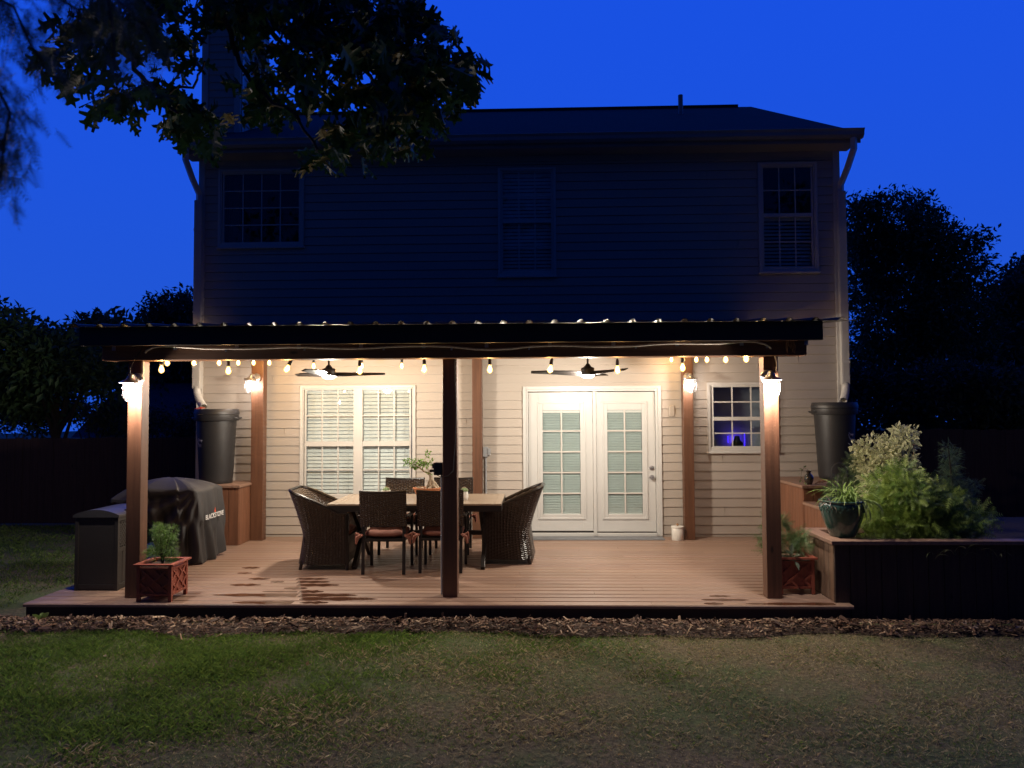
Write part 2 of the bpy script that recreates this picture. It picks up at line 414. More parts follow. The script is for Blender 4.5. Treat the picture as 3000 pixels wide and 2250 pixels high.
# ================================================================== GROUND
def lawn_mat():
    m, t, b = newmat('lawn_soil'); v = coords(t)
    big = noise(t, v, .55, 3); fine = noise(t, v, 26, 5, .7); mid = noise(t, v, 4, 4)
    dry = ramp(t, fine, [(.3, (.06, .048, .026)), (.6, (.20, .165, .085)), (.8, (.36, .30, .17))])
    grn = ramp(t, fine, [(.3, (.035, .055, .014)), (.6, (.10, .145, .04)), (.8, (.17, .23, .07))])
    L(t, mixc(t, ramp(t, math_n(t, 'ADD', math_n(t, 'MULTIPLY', big, .6), math_n(t, 'MULTIPLY', mid, .4)), [(.42, (0, 0, 0)), (.56, (1, 1, 1))]), grn, dry), b.inputs['Base Color'])
    b.inputs['Roughness'].default_value = .95; bump(t, b, fine, .9, .03); return m
MT['lawn'] = lawn_mat()
g = MB(); g.box((-60, -40, -.3), (60, 90, 0)); tag(g.build('lawn', MT['lawn']), kind='structure')
g = MB()
def bedfn(u, v):
    x = -8+16.5*u; w = .36+.05*math.sin(x*1.7)+.05*math.sin(x*4.1+1); y = -3.9-w*v
    return (x, y, .006+.03*math.sin(min(1, v*1.15)*PI)*(1-.5*v))
g.grid(90, 8, bedfn)
tag(g.build('mulch_bed', MT['soil'], smooth=True), kind='structure')

# ---- grass blades (stuff)
MT['turf'] = leafmat('turf', .6, .5)
def turf(name, N, x0, x1, y0, y1, hmin, hmax, wid, seed, keep=None):
    rs = np.random.RandomState(seed)
    x = rs.uniform(x0, x1, N); y = rs.uniform(y0, y1, N)
    def fn(x, y, f, s):
        return (np.sin(x*f+s)+np.sin(y*f*1.13+s*2.1)+np.sin((x+y)*f*.77+s*.7)+np.sin((x-1.6*y)*f*.61+s*1.9))/4
    edge = -4.24-.06*np.sin(x*1.7)-.05*np.sin(x*4.1+1)+.07*fn(x, y, 9, 1)
    edge = np.where(x > .2, edge+.03, edge)
    k = (y < edge) | (x < -5.35+.08*np.sin(y*5)) if keep is None else keep(x, y)
    dens = .62+.3*fn(x, y, 3.1, 2.)+.35*fn(x, y, 11, 5.)
    greenf = np.clip(.60-(x+1.0)*.30+(y+5)*.20+.38*fn(x, y, 1.9, .4)+.35*fn(x, y, 6, 3), 0, 1)
    k &= rs.uniform(0, 1, N) < np.clip(dens*(.55+.6*greenf), .12, 1); x, y, greenf = x[k], y[k], greenf[k]; n = len(x)
    tall = rs.uniform(hmin, hmax, n)*(.55+.6*greenf)*(1+.5*fn(x, y, 5, 8)); a = rs.uniform(0, 2*PI, n); lean = rs.uniform(.2, 1.6, n)*tall*(1.5-.6*greenf)
    w = wid*rs.uniform(.6, 1.4, n); ca, sa = np.cos(a), np.sin(a); b = rs.uniform(0, 2*PI, n)
    V = np.empty((n, 4, 3)); lx, ly = np.cos(b)*lean, np.sin(b)*lean
    V[:, 0] = np.stack([x-ca*w, y-sa*w, np.zeros(n)], 1); V[:, 1] = np.stack([x+ca*w, y+sa*w, np.zeros(n)], 1)
    V[:, 2] = np.stack([x+lx*.4+ca*w*.7, y+ly*.4+sa*w*.7, tall*.65], 1); V[:, 3] = np.stack([x+lx, y+ly, tall*.95], 1)
    F = (np.arange(n)*4)[:, None, None]+np.array([(0, 1, 2), (0, 2, 3)])[None]
    g1 = np.array([.11, .21, .04]); g2 = np.array([.20, .29, .06]); d1 = np.array([.34, .28, .14]); d2 = np.array([.58, .50, .30])
    u = rs.uniform(0, 1, (n, 1)); isg = (rs.uniform(0, 1, n) < greenf*.95+.16)[:, None]
    c = np.where(isg, g1*(1-u)+g2*u, d1*(1-u)+d2*u)*rs.uniform(.55, 1.2, (n, 1))
    o = fast(name, V.reshape(-1, 3), F.reshape(-1, 3), MT['turf'], None, np.repeat(c, 4, 0)); return tag(o, kind='stuff')
turf('grass', 230000, -4.6, 4.8, -7.3, -4.12, .012, .042, .0022, 3)
turf('grass', 60000, -10.5, -4.6, -6.0, 2.1, .015, .05, .004, 5)
turf('grass', 14000, 4.6, 9, -6.0, -4.12, .015, .05, .004, 6)

rs = np.random.RandomState(21); n = 130
q = np.stack([rs.uniform(-5, 5, n), rs.uniform(-6.9, -4.3, n), rs.uniform(.015, .03, n)], 1); d = rs.normal(size=(n, 3)); d[:, 2] *= .2
V_, F_, T_ = instance(LEAF[0]*np.array([1, 1.3, 1.5]), LEAF[1], q, dirmats(d, rs, .3), rs.uniform(.015, .05, n), np.array((.30, .20, .10)), np.array((.55, .46, .30)), rs=rs)
tag(fast('fallen_leaves', V_, F_, MT['turf'], None, T_), kind='stuff')

# ---- mulch chips (stuff)
def chips():
    rs = np.random.RandomState(9); n = 9500
    x = rs.uniform(-7.6, 8.2, n); v = rs.beta(1.1, 1.15, n)
    w = .39+.06*np.sin(x*1.7)+.06*np.sin(x*4.1+1)+.03*np.sin(x*11); w = w*np.where(rs.uniform(0, 1, n) < .05, 1.35, 1); y = -3.88-w*v
    z = .02+.035*np.sin(v*PI)+rs.uniform(0, .03, n)
    ln = rs.lognormal(-3.3, .5, n); ln = np.clip(ln, .012, .105); wd = ln*rs.uniform(.12, .36, n)+.0015; th = rs.uniform(.0015, .005, n)
    T = np.array([(-.5, -.5, -.5), (.5, -.35, -.5), (.42, .5, -.5), (-.5, .3, -.5), (-.5, -.5, .5), (.5, -.35, .5), (.42, .5, .5), (-.5, .3, .5)])
    F = np.array([(0, 3, 2, 1), (4, 5, 6, 7), (0, 1, 5, 4), (1, 2, 6, 5), (2, 3, 7, 6), (3, 0, 4, 7)])
    d = rs.normal(size=(n, 3)); d[:, 2] *= .28
    R = dirmats(d, rs, .22); V = T[None]*np.stack([ln, wd, th], 1)[:, None, :]
    V = np.einsum('nij,ntj->nti', R, V)+np.stack([x, y, z], 1)[:, None]
    pal = np.array([(.11, .06, .038), (.18, .10, .06), (.30, .19, .11), (.50, .37, .24), (.06, .035, .024), (.22, .155, .105)])
    c = pal[rs.choice(6, n, p=[.25, .25, .18, .10, .14, .08])]*rs.uniform(.7, 1.2, (n, 1))
    FF = (np.arange(n)*8)[:, None, None]+F[None]
    tag(fast('wood_chips', V.reshape(-1, 3), FF.reshape(-1, 4), leafmat('chip', .8, 0), None, np.repeat(c, 8, 0)), kind='stuff')
chips()

# ================================================================== HOUSE
XL, XR = -4.92, 4.36; ZT = 5.66; P = .127; Z0 = .07
house = thing('house', 'two-storey house clad in beige vinyl siding with white patio doors', 'house', (0, 0, 0))
OPEN = []   # openings (x0,x1,z0,z1)
WINS = {}
OPEN += [(-3.38, -1.76, .71, 2.30), (-.15, 1.76, .0, 2.27), (2.47, 3.40, 1.38, 2.31), (-4.61, -3.40, 4.39, 5.49), (-.50, .28, 3.92, 5.45), (3.24, 4.02, 3.94, 5.47)]
sd = MB()
def seg(x0, x1, za, zb, zc0):
    """one board strip between za and zb of the course starting at zc0"""
    f = lambda z: -.018+.014*(z-zc0)/P
    sd.add([(x0, f(za), za), (x1, f(za), za), (x1, f(zb), zb), (x0, f(zb), zb)], [(0, 1, 2, 3)])
rs0 = random.Random(31)
def f_(z, zc): return -.018+.014*(z-zc)/P
z = Z0
while z < ZT:
    top = min(z+P, ZT); cuts = sorted({z, top}|{c for o in OPEN for c in (o[2], o[3]) if z < c < top})
    for a, b in zip(cuts[:-1], cuts[1:]):
        m = (a+b)/2; xs = [(XL, XR)]
        for o in OPEN:
            if o[2] < m < o[3]:
                nx = []
                for p, q in xs:
                    if o[0] > p and o[0] < q: nx.append((p, o[0]))
                    if o[1] < q and o[1] > p: nx.append((o[1], q))
                    if o[1] <= p or o[0] >= q: nx.append((p, q))
                xs = nx
        for p, q in xs:
            seg(p, q, a, b-(.0075 if b == top else 0), z)
            if a == z: sd.add([(p, .006, z), (q, .006, z), (q, -.018, z), (p, -.018, z), (p, .006, z-.0075), (q, .006, z-.0075)], [(0, 1, 2, 3), (4, 5, 1, 0)])
            if b == top: sd.add([(p, f_(b-.0075, z), b-.0075), (q, f_(b-.0075, z), b-.0075), (q, .006, b-.0075), (p, .006, b-.0075)], [(0, 1, 2, 3)])
    z += P
for i in range(46):
    k = rs0.randint(0, 43); x = rs0.uniform(XL+.3, XR-.3); zc = Z0+k*P
    if any(o[0]-.05 < x < o[1]+.05 and o[2]-.15 < zc < o[3]+.03 for o in OPEN): continue
    sd.box((x, f_(zc, zc)-.0012, zc+.002), (x+.0022, .003, zc+P-.009))
sd.build('wall', MT['siding'], house)
# side and back walls, a pentagon either side with the lap profile drawn by thin courses
def sidewall(x, sgn):
    mb = MB(); RY, RZ = 4.8, 8.22; z = Z0
    while z < RZ:
        t = min(z+P, RZ)
        def yr(zz): return (0, 9.6) if zz <= 5.74 else (RY*(zz-5.74)/(RZ-5.74), 9.6-RY*(zz-5.74)/(RZ-5.74))
        a, b = yr(z); c, d = yr(t); e = sgn*.012
        mb.add([(x+e, a, z), (x+e, b, z), (x, d, t), (x, c, t), (x, a, z), (x, b, z)], [(0, 1, 2, 3), (4, 5, 1, 0)]); z += P
    mb.build('side_wall', MT['siding'], house)
sidewall(XL, -1); sidewall(XR, 1)
b = MB(); b.box((XL+.02, 9.55, .05), (XR-.02, 9.6, 5.7)); b.build('back_wall', MT['siding'], house)
b = MB(); b.box((XL+.03, .02, .0), (XR-.03, 9.5, .16)); b.build('foundation', MT['greybox'], house)
for x0, x1 in ((XL-.015, XL+.075), (XR-.08, XR+.015)):
    b = MB(); b.box((x0, -.03, .1), (x1, .07, ZT)); b.build('corner_trim', MT['trim'], house, bevel=.004)
rf = MB()
RY, RZ = 4.8, 8.30; x0, x1 = -5.10, 4.54
for s, e in ((-.36, 1), (9.96, -1)):
    zz = 5.80
    rf.add([(x0, s, zz), (x1, s, zz), (x1, RY, RZ), (x0, RY, RZ), (x0, s, zz-.05), (x1, s, zz-.05), (x1, RY, RZ-.06), (x0, RY, RZ-.06)],
           [(0, 1, 2, 3), (4, 7, 6, 5), (0, 4, 5, 1), (1, 5, 6, 2), (3, 7, 4, 0)])
roof = rf.build('roof', MT['shingle'], house)
b = MB(); b.box((x0+.02, RY-.12, RZ-.065), (x1-.30, RY+.12, RZ+.006)); b.build('ridge_cap', MT['shingle'], house)
b = MB(); b.tube([(2.78, 3.3, 7.3), (2.78, 3.3, 7.93)], .045, 14); b.build('vent_pipe', MT['greybox'], house, True)
b = MB(); b.box((x0+.05, -.33, 5.655), (x1-.05, -.005, 5.67)); b.build('soffit', MT['soffit'], house)
b = MB(); b.box((XL, -.028, 5.57), (XR, -.015, 5.655)); b.build('frieze', MT['soffit'], house)
b = MB(); b.box((x0, -.355, 5.655), (x1, -.331, 5.78))
for x in (x0, x1-.02):   # rake boards
    b.add([(x, -.33, 5.66), (x, RY, 8.14), (x, RY, 8.26), (x, -.33, 5.78), (x+.02, -.33, 5.66), (x+.02, RY, 8.14), (x+.02, RY, 8.26), (x+.02, -.33, 5.78)], [(0, 1, 2, 3), (7, 6, 5, 4), (0, 4, 5, 1), (3, 2, 6, 7)])
b.build('fascia', MT['gutter'], house)
gp = [(-.357, 5.70), (-.42, 5.70), (-.455, 5.735), (-.455, 5.78), (-.48, 5.815), (-.47, 5.82), (-.445, 5.785), (-.445, 5.74), (-.415, 5.71), (-.357, 5.71)]
b = MB(); n = len(gp); gx0, gx1 = -5.02, 4.55
b.add([(gx0, y, z) for y, z in gp]+[(gx1, y, z) for y, z in gp], [(i, (i+1) % n, n+(i+1) % n, n+i) for i in range(n)])
for gx in (gx0, gx1-.003): b.add([(gx, -.357, 5.70), (gx, -.42, 5.70), (gx, -.455, 5.735), (gx, -.48, 5.82), (gx, -.357, 5.82)], [(0, 1, 2, 3, 4)])
b.build('gutter', MT['gutter'], house)
# downspouts
def downspout(xg, xw, bend):
    ps = [(xg, -.41, 5.70), (xg, -.41, 5.55), (xg*.5+xw*.5, -.25, 5.33), (xw, -.075, 5.15), (xw, -.07, 5.0)]
    b = MB(); b.tube(ps, .048, 4)
    for k in range(6): b.box((xw-.052+.0*k, -.115, 2.30), (xw+.052, -.035, 5.05)) if k == 0 else b.box((xw-.052+k*.0175, -.119, 2.31), (xw-.046+k*.0175, -.115, 5.04))
    for zz in (3.4, 4.6, 2.6): b.box((xw-.056, -.121, zz), (xw+.056, -.034, zz+.03))
    o = b.build('downspout', MT['trim'], house, bevel=0)
    e = MB(); m = 26; pts = []; rr = []
    for i in range(m+1):
        u = i/m; pts.append((xw+bend[0]*u**1.9, -.075+bend[1]*u**1.6, 2.33-bend[2]*u)); rr.append(.055 if i % 2 else .046)
    e.tube(pts, rr, 10, False); e.build('elbow', MT['trim'], o, True)
downspout(-4.955, -4.905, (.21, -.24, .30)); downspout(4.42, 4.365, (-.12, -.22, .26))
# chimney chase
ch = MB(); cx0, cx1, cy0, cy1 = -5.42, -4.80, 1.15, 2.45; z = 0.0
while z < 9.8:
    for (a, b_, nx, ny) in (((cx0, cy0), (cx1, cy0), 0, -1), ((cx1, cy0), (cx1, cy1), 1, 0), ((cx1, cy1), (cx0, cy1), 0, 1), ((cx0, cy1), (cx0, cy0), -1, 0)):
        e = .012
        ch.add([(a[0]+nx*e, a[1]+ny*e, z), (b_[0]+nx*e, b_[1]+ny*e, z), (b_[0], b_[1], z+P), (a[0], a[1], z+P), (a[0], a[1], z), (b_[0], b_[1], z)], [(0, 1, 2, 3), (4, 5, 1, 0)])
    z += P
chim = ch.build('chimney', MT['siding'], house)
b = MB()
for x in (cx0, cx1-.08): b.box((x-.01, cy0-.03, 0), (x+.09, cy0+.01, 9.8))
b.box((cx1+.003, cy0+.01, 0), (cx1+.03, cy0+.09, 9.8)); b.build('chimney_trim', MT['trim'], chim)
b = MB(); b.box((cx0-.05, cy0-.05, 9.8), (cx1+.05, cy1+.05, 9.9)); b.build('chimney_cap', MT['gutter'], chim)

def ring(mb, x0, x1, z0, z1, w, y0, y1, wt=None, wb=None):
    wt = w if wt is None else wt; wb = w if wb is None else wb
    mb.box((x0, y0, z0), (x0+w, y1, z1)); mb.box((x1-w, y0, z0), (x1, y1, z1))
    mb.box((x0+w, y0, z1-wt), (x1-w, y1, z1)); mb.box((x0+w, y0, z0), (x1-w, y1, z0+wb))
def room(x0, x1, z0, z1, parent, mat, depth=1.6):
    b = MB(); f = [(0, 1, 5, 4), (3, 7, 6, 2), (0, 4, 7, 3), (1, 2, 6, 5), (4, 5, 6, 7)]
    v = [(x0, .09, z0), (x1, .09, z0), (x1, .09, z1), (x0, .09, z1)]
    b.add(v+[(x0-.5, depth, z0-.5), (x1+.5, depth, z0-.5), (x1+.5, depth, z1+.4), (x0-.5, depth, z1+.4)], [(0, 4, 5, 1), (2, 6, 7, 3), (1, 5, 6, 2), (0, 3, 7, 4), (4, 7, 6, 5)])
    return b.build('room_wall', mat, parent)
def blinds(x0, x1, z0, z1, pitch, wid, ang, y, parent, mat='blind', cord=True):
    b = MB(); z = z1-pitch*.6; c, s = math.cos(ang), math.sin(ang); k = 0
    while z > z0+.03:
        jit = rnd.uniform(-.05, .05); c, s = math.cos(ang+jit), math.sin(ang+jit)
        M = Matrix.Translation((0, y, z)) @ Matrix.Rotation(ang+jit, 4, 'X')
        b.box((x0+.006, -wid/2, -.0013), (x1-.006, wid/2, .0013), M); z -= pitch; k += 1
    b.box((x0+.004, y-.02, z1-.035), (x1-.004, y+.02, z1-.002)); b.box((x0+.006, y-.015, z0+.002), (x1-.006, y+.015, z0+.02))
    if cord:
        for f in (.14, .86): b.tube([(x0+(x1-x0)*f, y-wid*.5, z0+.02), (x0+(x1-x0)*f, y-wid*.5, z1-.03)], .0014, 4)
    return b.build('blind', MT[mat], parent)
def sash(parent, x0, x1, z0, z1, cols, rows, y, mw=.018, shadow=True):
    """glass and its grid in a sash opening"""
    p = MB(); p.box((x0-.008, y, z0-.008), (x1+.008, y+.004, z1+.008)); pane = p.build('pane', MT['glass'], parent)
    m = MB()
    for i in range(1, cols): xx = x0+(x1-x0)*i/cols; m.box((xx-mw/2, y-.010, z0), (xx+mw/2, y-.001, z1))
    for j in range(1, rows): zz = z0+(z1-z0)*j/rows; m.box((x0, y-.012, zz-mw/2), (x1, y-.0008, zz+mw/2))
    m.build('grille', MT['trim'], parent)
def window(outer, units, railz, cols, rows, mat_room, blind=None, label=None, railh=.05, sillw=.06, ux=.03, fw=.05):
    x0, x1, z0, z1 = outer
    f = MB(); ring(f, x0, x1, z0, z1, .035, -.045, .02); ring(f, x0+.035, x1-.035, z0+.035, z1-.035, fw-.035+.001, -.032, .05, None, .04)
    f.box((x0-.015, -.062, z0-.018), (x1+.015, -.01, z0+.008))
    for (a, b_), (c, d) in zip(units[:-1], units[1:]): f.box((b_, -.036, z0+.03), (c, .05, z1-.03))
    w = f.build('window', MT['trim'], house, bevel=.003)
    if label: w['label'] = label
    for gx0, gx1 in units:
        gz0, gz1 = z0+.035+ux+.02, z1-.035-ux
        s = MB(); ring(s, gx0-.022, gx1+.022, gz0-.024, gz1+.022, .0225, -.012, .03)
        if railz: s.box((gx0-.0015, -.018, railz-railh/2), (gx1+.0015, .032, railz+railh/2))
        s.build('sash', MT['trim'], w)
        if railz:
            sash(w, gx0, gx1, railz+railh/2, gz1, cols, rows, .004); sash(w, gx0, gx1, gz0, railz-railh/2, cols, rows, .016)
        else: sash(w, gx0, gx1, gz0, gz1, cols, rows, .006)
        if blind: blinds(gx0-.01, gx1+.01, blind[0] if blind[0] else gz0, blind[1] if blind[1] else gz1, blind[2], blind[3], blind[4], .07, w)
    room(x0+.03, x1-.03, z0+.03, z1-.03, w, mat_room)
    return w
wl = window((-3.41, -1.73, .685, 2.33), [(-3.325, -2.63), (-2.50, -1.82)], 1.49, 3, 2, MT['roomlit'], (None, None, .053, .05, math.radians(67)), 'double window with half-open white blinds under the patio cover', .07)
light('room_lamp', (-2.0, 1.0, 1.7), 4.5, (.62, .75, 1), .15, wl)
ws = window((2.44, 3.42, 1.35, 2.34), [(2.53, 3.33)], 1.825, 3, 2, MT['roomdark'], None, 'small dark window with a blue glow inside', .05)
window((-4.64, -3.37, 4.36, 5.52), [(-4.56, -3.45)], None, 4, 4, MT['roomdark'], None, 'square dark upstairs window with sixteen panes', fw=.05)
window((-.53, .31, 3.89, 5.48), [(-.46, .24)], 4.70, 3, 2, MT['roomdark'], (None, None, .053, .05, math.radians(66)), 'upstairs middle window with closed blinds')
window((3.21, 4.05, 3.91, 5.50), [(3.29, 3.97)], 4.74, 3, 2, MT['roomdark'], (None, 4.72, .053, .05, math.radians(50)), 'upstairs window nearest the right corner')
# things seen inside the small window: a blue lamp behind a dark figure-less silhouette of a tank
b = MB(); b.box((2.3, .66, 1.25), (3.9, .70, 2.4)); b.build('inner_wall', MT['greybox'], ws)
for x, z0, z1 in ((2.885, 1.46, 1.56), (3.13, 1.40, 1.60)): b = MB(); b.tube([(x, .60, z0), (x, .60, z1)], .006, 8); b.build('blue_lamp', MT['uvlamp'], ws, True)
light('blue_glow', (2.99, .60, 1.50), 1.1, (.12, .05, 1), .05, ws)
b = MB(); b.lathe([(.0, 0), (.085, 0), (.085, .10), (.05, .14), (.035, .2), (0, .21)], (2.99, .5, 1.36), 14); b.build('jug', MT['black'], ws, True)
b = MB(); b.box((2.52, .12, 1.40), (2.60, .18, 1.53)); b.build('sill_card', MT['greybox'], ws)

# patio doors
f = MB(); dx0, dx1, dz0, dz1 = -.185, 1.785, .17, 2.30
f.box((dx0, -.05, dz0), (dx0+.045, .02, dz1)); f.box((dx1-.045, -.05, dz0), (dx1, .02, dz1)); f.box((dx0+.045, -.05, dz1-.045), (dx1-.045, .02, dz1))
f.box((dx0+.045, -.035, dz0), (dx0+.075, .05, dz1-.045)); f.box((dx1-.08, -.035, dz0), (dx1-.045, .05, dz1-.045)); f.box((dx0+.075, -.035, dz1-.075), (dx1-.08, .05, dz1-.045))
f.box((.815, -.02, dz0), (.862, .05, dz1-.076)); f.box((dx0+.076, -.06, dz0), (.815, .06, .215)); f.box((.863, -.06, dz0), (dx1-.081, .06, .213))
fr = f.build('door_frame', MT['doorwhite'], house, bevel=.004)
b = MB(); b.box((-.10, -.01, .2155), (.812, .03, .24)); b.box((.866, -.01, .2135), (1.70, .03, .226)); b.build('threshold_seal', MT['darkmetal'], fr)
def door(x0, x1, gx0, gx1, label, knob):
    gz0, gz1 = .475, 1.955; s = MB()
    ring(s, x0, x1, .228, 2.215, gx0-.06-x0, 0.0, .045, 2.215-gz1-.06, gz0-.06-.228)
    s.box((x1-(x1-gx1-.06), .0005, .2285), (x1-.0005, .0445, 2.2145))
    s.box((gx0-.0605, .0007, gz0-.07), (gx1+.0605, .045, gz0-.055)); s.box((gx0-.0605, .0007, gz1+.055), (gx1+.0605, .045, gz1+.07))
    d = s.build('door', MT['doorwhite'], house, bevel=.002); d['label'] = label
    r = MB(); ring(r, gx0-.075, gx1+.075, gz0-.075, gz1+.125, .028, -.016, .012, .03, .028); ring(r, gx0-.05, gx1+.05, gz0-.05, gz1+.10, .052, -.008, .02, .10, .052)
    r.build('glass_frame', MT['doorwhite'], d, bevel=.005)
    sash(d, gx0, gx1, gz0, gz1, 2, 5, .008, .022)
    blinds(gx0, gx1, gz0, gz1, .0235, .023, math.radians(57), .026, d, 'doorblind', False)
    b = MB(); b.box((gx0-.01, .046, gz0-.01), (gx1+.01, .05, gz1+.01)); b.build('glass_back', MT['backpanel'], d)
    if knob:
        for zz in (1.13, 1.00):
            k = MB(); k.lathe([(0, 0), (.033, 0), (.033, .008), (.014, .012), (.012, .03)]+([(.028, .04), (.03, .055), (.02, .068), (0, .07)] if zz < 1.1 else [(.02, .032), (.02, .036), (0, .037)]), (0, 0, 0), 18, M=Matrix.Translation((1.645, -.001, zz)) @ Matrix.Rotation(PI/2, 4, 'X'))
            k.build('door_knob' if zz < 1.1 else 'deadbolt', MT['galv'], d, True)
MT['doorblind'] = plain('door_blind', (.50, .545, .52), .5, 0, .04, 2)
MT['backpanel'] = plain('door_glass_back', (.10, .12, .11), .6, 0, .2, 2)
door(-.105, .812, .095, .635, 'left fixed patio door half', False)
door(.866, 1.70, 1.02, 1.515, 'right patio door with silver knob and deadbolt', True)
b = MB(); b.box((1.895, -.035, 1.86), (1.98, -.012, 2.02)); b.build('siding_block', MT['siding'], house, bevel=.012)
b = MB(); b.tube([(-.72, -.03, .17), (-.72, -.03, 1.30)], .014, 10); b.box((-.755, -.075, 1.30), (-.685, -.014, 1.44)); b.box((-.69, -.085, 1.32), (-.65, -.03, 1.42))
for zz in (.5, 1.15): b.box((-.745, -.03, zz), (-.695, -.012, zz+.02))
b.build('outlet_conduit', MT['greybox'], house, bevel=.003)

# ================================================================== DECK
deck = thing('deck', 'low wooden deck with wet patches running along the back of the house', 'deck', (0, 0, 0))
DZ = .16; V = []; F = []; T = []; y = -3.86
rs = np.random.RandomState(3); BY = []
def bd(x0, x1, y0, y1, tint):
    o = len(V); e = .009
    for (a, b_, c) in ((x0, y0, DZ-.03), (x1, y0, DZ-.03), (x1, y1, DZ-.03), (x0, y1, DZ-.03), (x0, y0, DZ-e), (x1, y0, DZ-e), (x1, y1, DZ-e), (x0, y1, DZ-e),
                       (x0, y0+e, DZ), (x1, y0+e, DZ), (x1, y1-e, DZ), (x0, y1-e, DZ)):
        V.append((a, b_, c)); T.append(tint)
    F.extend([(o, o+3, o+2, o+1)]+[(o+i, o+(i+1) % 4, o+4+(i+1) % 4, o+4+i) for i in range(4)]+[(o+4+i, o+4+(i+1) % 4, o+8+(i+1) % 4, o+8+i) for i in range(4)]+[(o+8, o+9, o+10, o+11)])
k = 0
while y < -.02:
    xr = 2.74 if y < -3.0 else 3.30
    if y < -3.7: xr = 2.86
    cuts = [-4.80]; off = [(-2.55, 1.05), (-.2,), (-1.3, 2.1), (.55,)][k % 4]
    for c in off: cuts.append(c+rs.uniform(-.01, .01))
    cuts.append(xr); BY.append(y)
    for a, b_ in zip(cuts[:-1], cuts[1:]):
        t = rs.uniform(.92, 1.05); bd(a+.001, b_-.001, y, min(y+.136, -.015), (t, t*rs.uniform(.98, 1.02), t*rs.uniform(.97, 1.03)))
    y += .1435; k += 1
fast('deck_board', V, F, MT['deck'], deck, np.array(T))
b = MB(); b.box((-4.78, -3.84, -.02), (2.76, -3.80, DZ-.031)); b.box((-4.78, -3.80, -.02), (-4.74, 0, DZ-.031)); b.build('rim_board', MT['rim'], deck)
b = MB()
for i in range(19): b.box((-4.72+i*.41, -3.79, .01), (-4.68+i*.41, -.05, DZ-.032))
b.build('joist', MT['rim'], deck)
def wetpatch(pxa, pxb, py, fw=1.0, endl=True, endr=True):
    xa, yy = flo(pxa, py, DZ); xb, _ = flo(pxb, py, DZ)
    kb = min(range(len(BY)), key=lambda i: abs(BY[i]+.07-yy)); yc = BY[kb]+.0695; h = .062*fw
    n = 26; up = []; dn = []
    for i in range(n+1):
        u = i/n; e = 1
        if endl: e *= min(1, (u/.35))**.5
        if endr: e *= min(1, ((1-u)/.35))**.5
        w = h*max(.02, e*(.86+.14*math.sin(u*17+py)))
        x = xa+(xb-xa)*u; up.append((x, yc+w, DZ+.0012)); dn.append((x, yc-w, DZ+.0012))
    o = MB(); m = n+1; o.add(up+dn, [(m+i, m+i+1, i+1, i) for i in range(n)]); o.build('wet_patch', MT['wet'], deck)
for a in ((875, 968, 1692, .8, 0, 1), (875, 972, 1702, .9, 0, 1), (875, 998, 1712, 1, 0, 1), (835, 905, 1721, .9, 1, 1), (880, 952, 1731, .9, 0, 1), (882, 1052, 1741, 1, 0, 1), (882, 1110, 1752, 1, 0, 1), (880, 966, 1763, .8, 1, 1),
          (622, 872, 1743, 1, 1, 0), (676, 768, 1712, .9, 1, 1), (712, 767, 1661, .8, 1, 1), (734, 800, 1692, .8, 1, 1), (680, 860, 1764, .9, 1, 0), (795, 836, 1703, .7, 1, 1), (768, 872, 1733, .5, 1, 0),
          (2049, 2190, 1753, .8, 1, 1), (2057, 2116, 1764, .7, 1, 1), (2073, 2136, 1742, .6, 1, 1), (2180, 2440, 1766, .8, 1, 0), (700, 745, 1676, .6, 1, 1)): wetpatch(*a)

# ================================================================== PATIO COVER
pc = thing('patio_cover', 'dark timber patio cover with ribbed metal roof on six posts', 'patio cover', (0, 0, 0))
def zr(y): return 2.60+.085*(y+3.72)       # underside of the rafters
posts = [(-3.95, -3.64, 2.44, .19), (-.90, -3.56, 2.44, .14), (2.165, -3.59, 2.44, .14)]
for x, y, h, w in ((-3.955, -3.64, 2.44, .14), (-.90, -3.57, 2.44, .14), (2.165, -3.60, 2.44, .14)):
    b = MB(); b.box((x, y, DZ), (x+.14, y+.14, h)); b.build('post', MT['post'], pc, bevel=.006)
for x, y in ((-4.0, -.36), (-.90, -.20), (2.045, -.31)):
    w = .175 if x < -3 else .14
    b = MB(); b.box((x, y, DZ), (x+w, y+.14, zr(y)-.16)); b.build('post', MT['post'], pc, bevel=.006)
b = MB(); b.box((-4.16, -3.735, 2.44), (2.53, -3.645, 2.60)); b.box((-4.16, -3.643, 2.44), (2.53, -3.56, 2.60)); b.build('beam', MT['beam'], pc, bevel=.005)
b = MB(); zz = zr(-.3); b.box((-4.16, -.37, zz-.16), (2.53, -.28, zz)); b.build('beam', MT['beam'], pc, bevel=.005)
b = MB()
for i in range(12):
    x = -4.12+i*.597; y0, y1 = -3.98, -.06
    b.add([(x, y0, zr(y0)), (x+.04, y0, zr(y0)), (x+.04, y1, zr(y1)), (x, y1, zr(y1)), (x, y0, zr(y0)+.12), (x+.04, y0, zr(y0)+.12), (x+.04, y1, zr(y1)+.12), (x, y1, zr(y1)+.12)],
          [(0, 3, 2, 1), (4, 5, 6, 7), (0, 1, 5, 4), (1, 2, 6, 5), (2, 3, 7, 6), (3, 0, 4, 7)])
b.build('rafter', MT['rafter'], pc)
b = MB()
for y in (-3.8, -2.9, -2.0, -1.1, -.2):
    z0 = zr(y)+.121; b.box((-4.25, y-.045, z0), (2.60, y+.045, z0+.03))
b.build('purlin', MT['rafter'], pc)
b = MB(); b.box((-4.21, -4.02, 2.555), (2.575, -3.982, 2.727)); b.build('fascia', MT['fascia'], pc, bevel=.003)
for x in (-4.21, 2.535): b = MB(); b.bar((x+.02, -3.98, zr(-3.98)+.07), (x+.02, -.06, zr(-.06)+.07), .038, .17); b.build('fascia', MT['fascia'], pc)
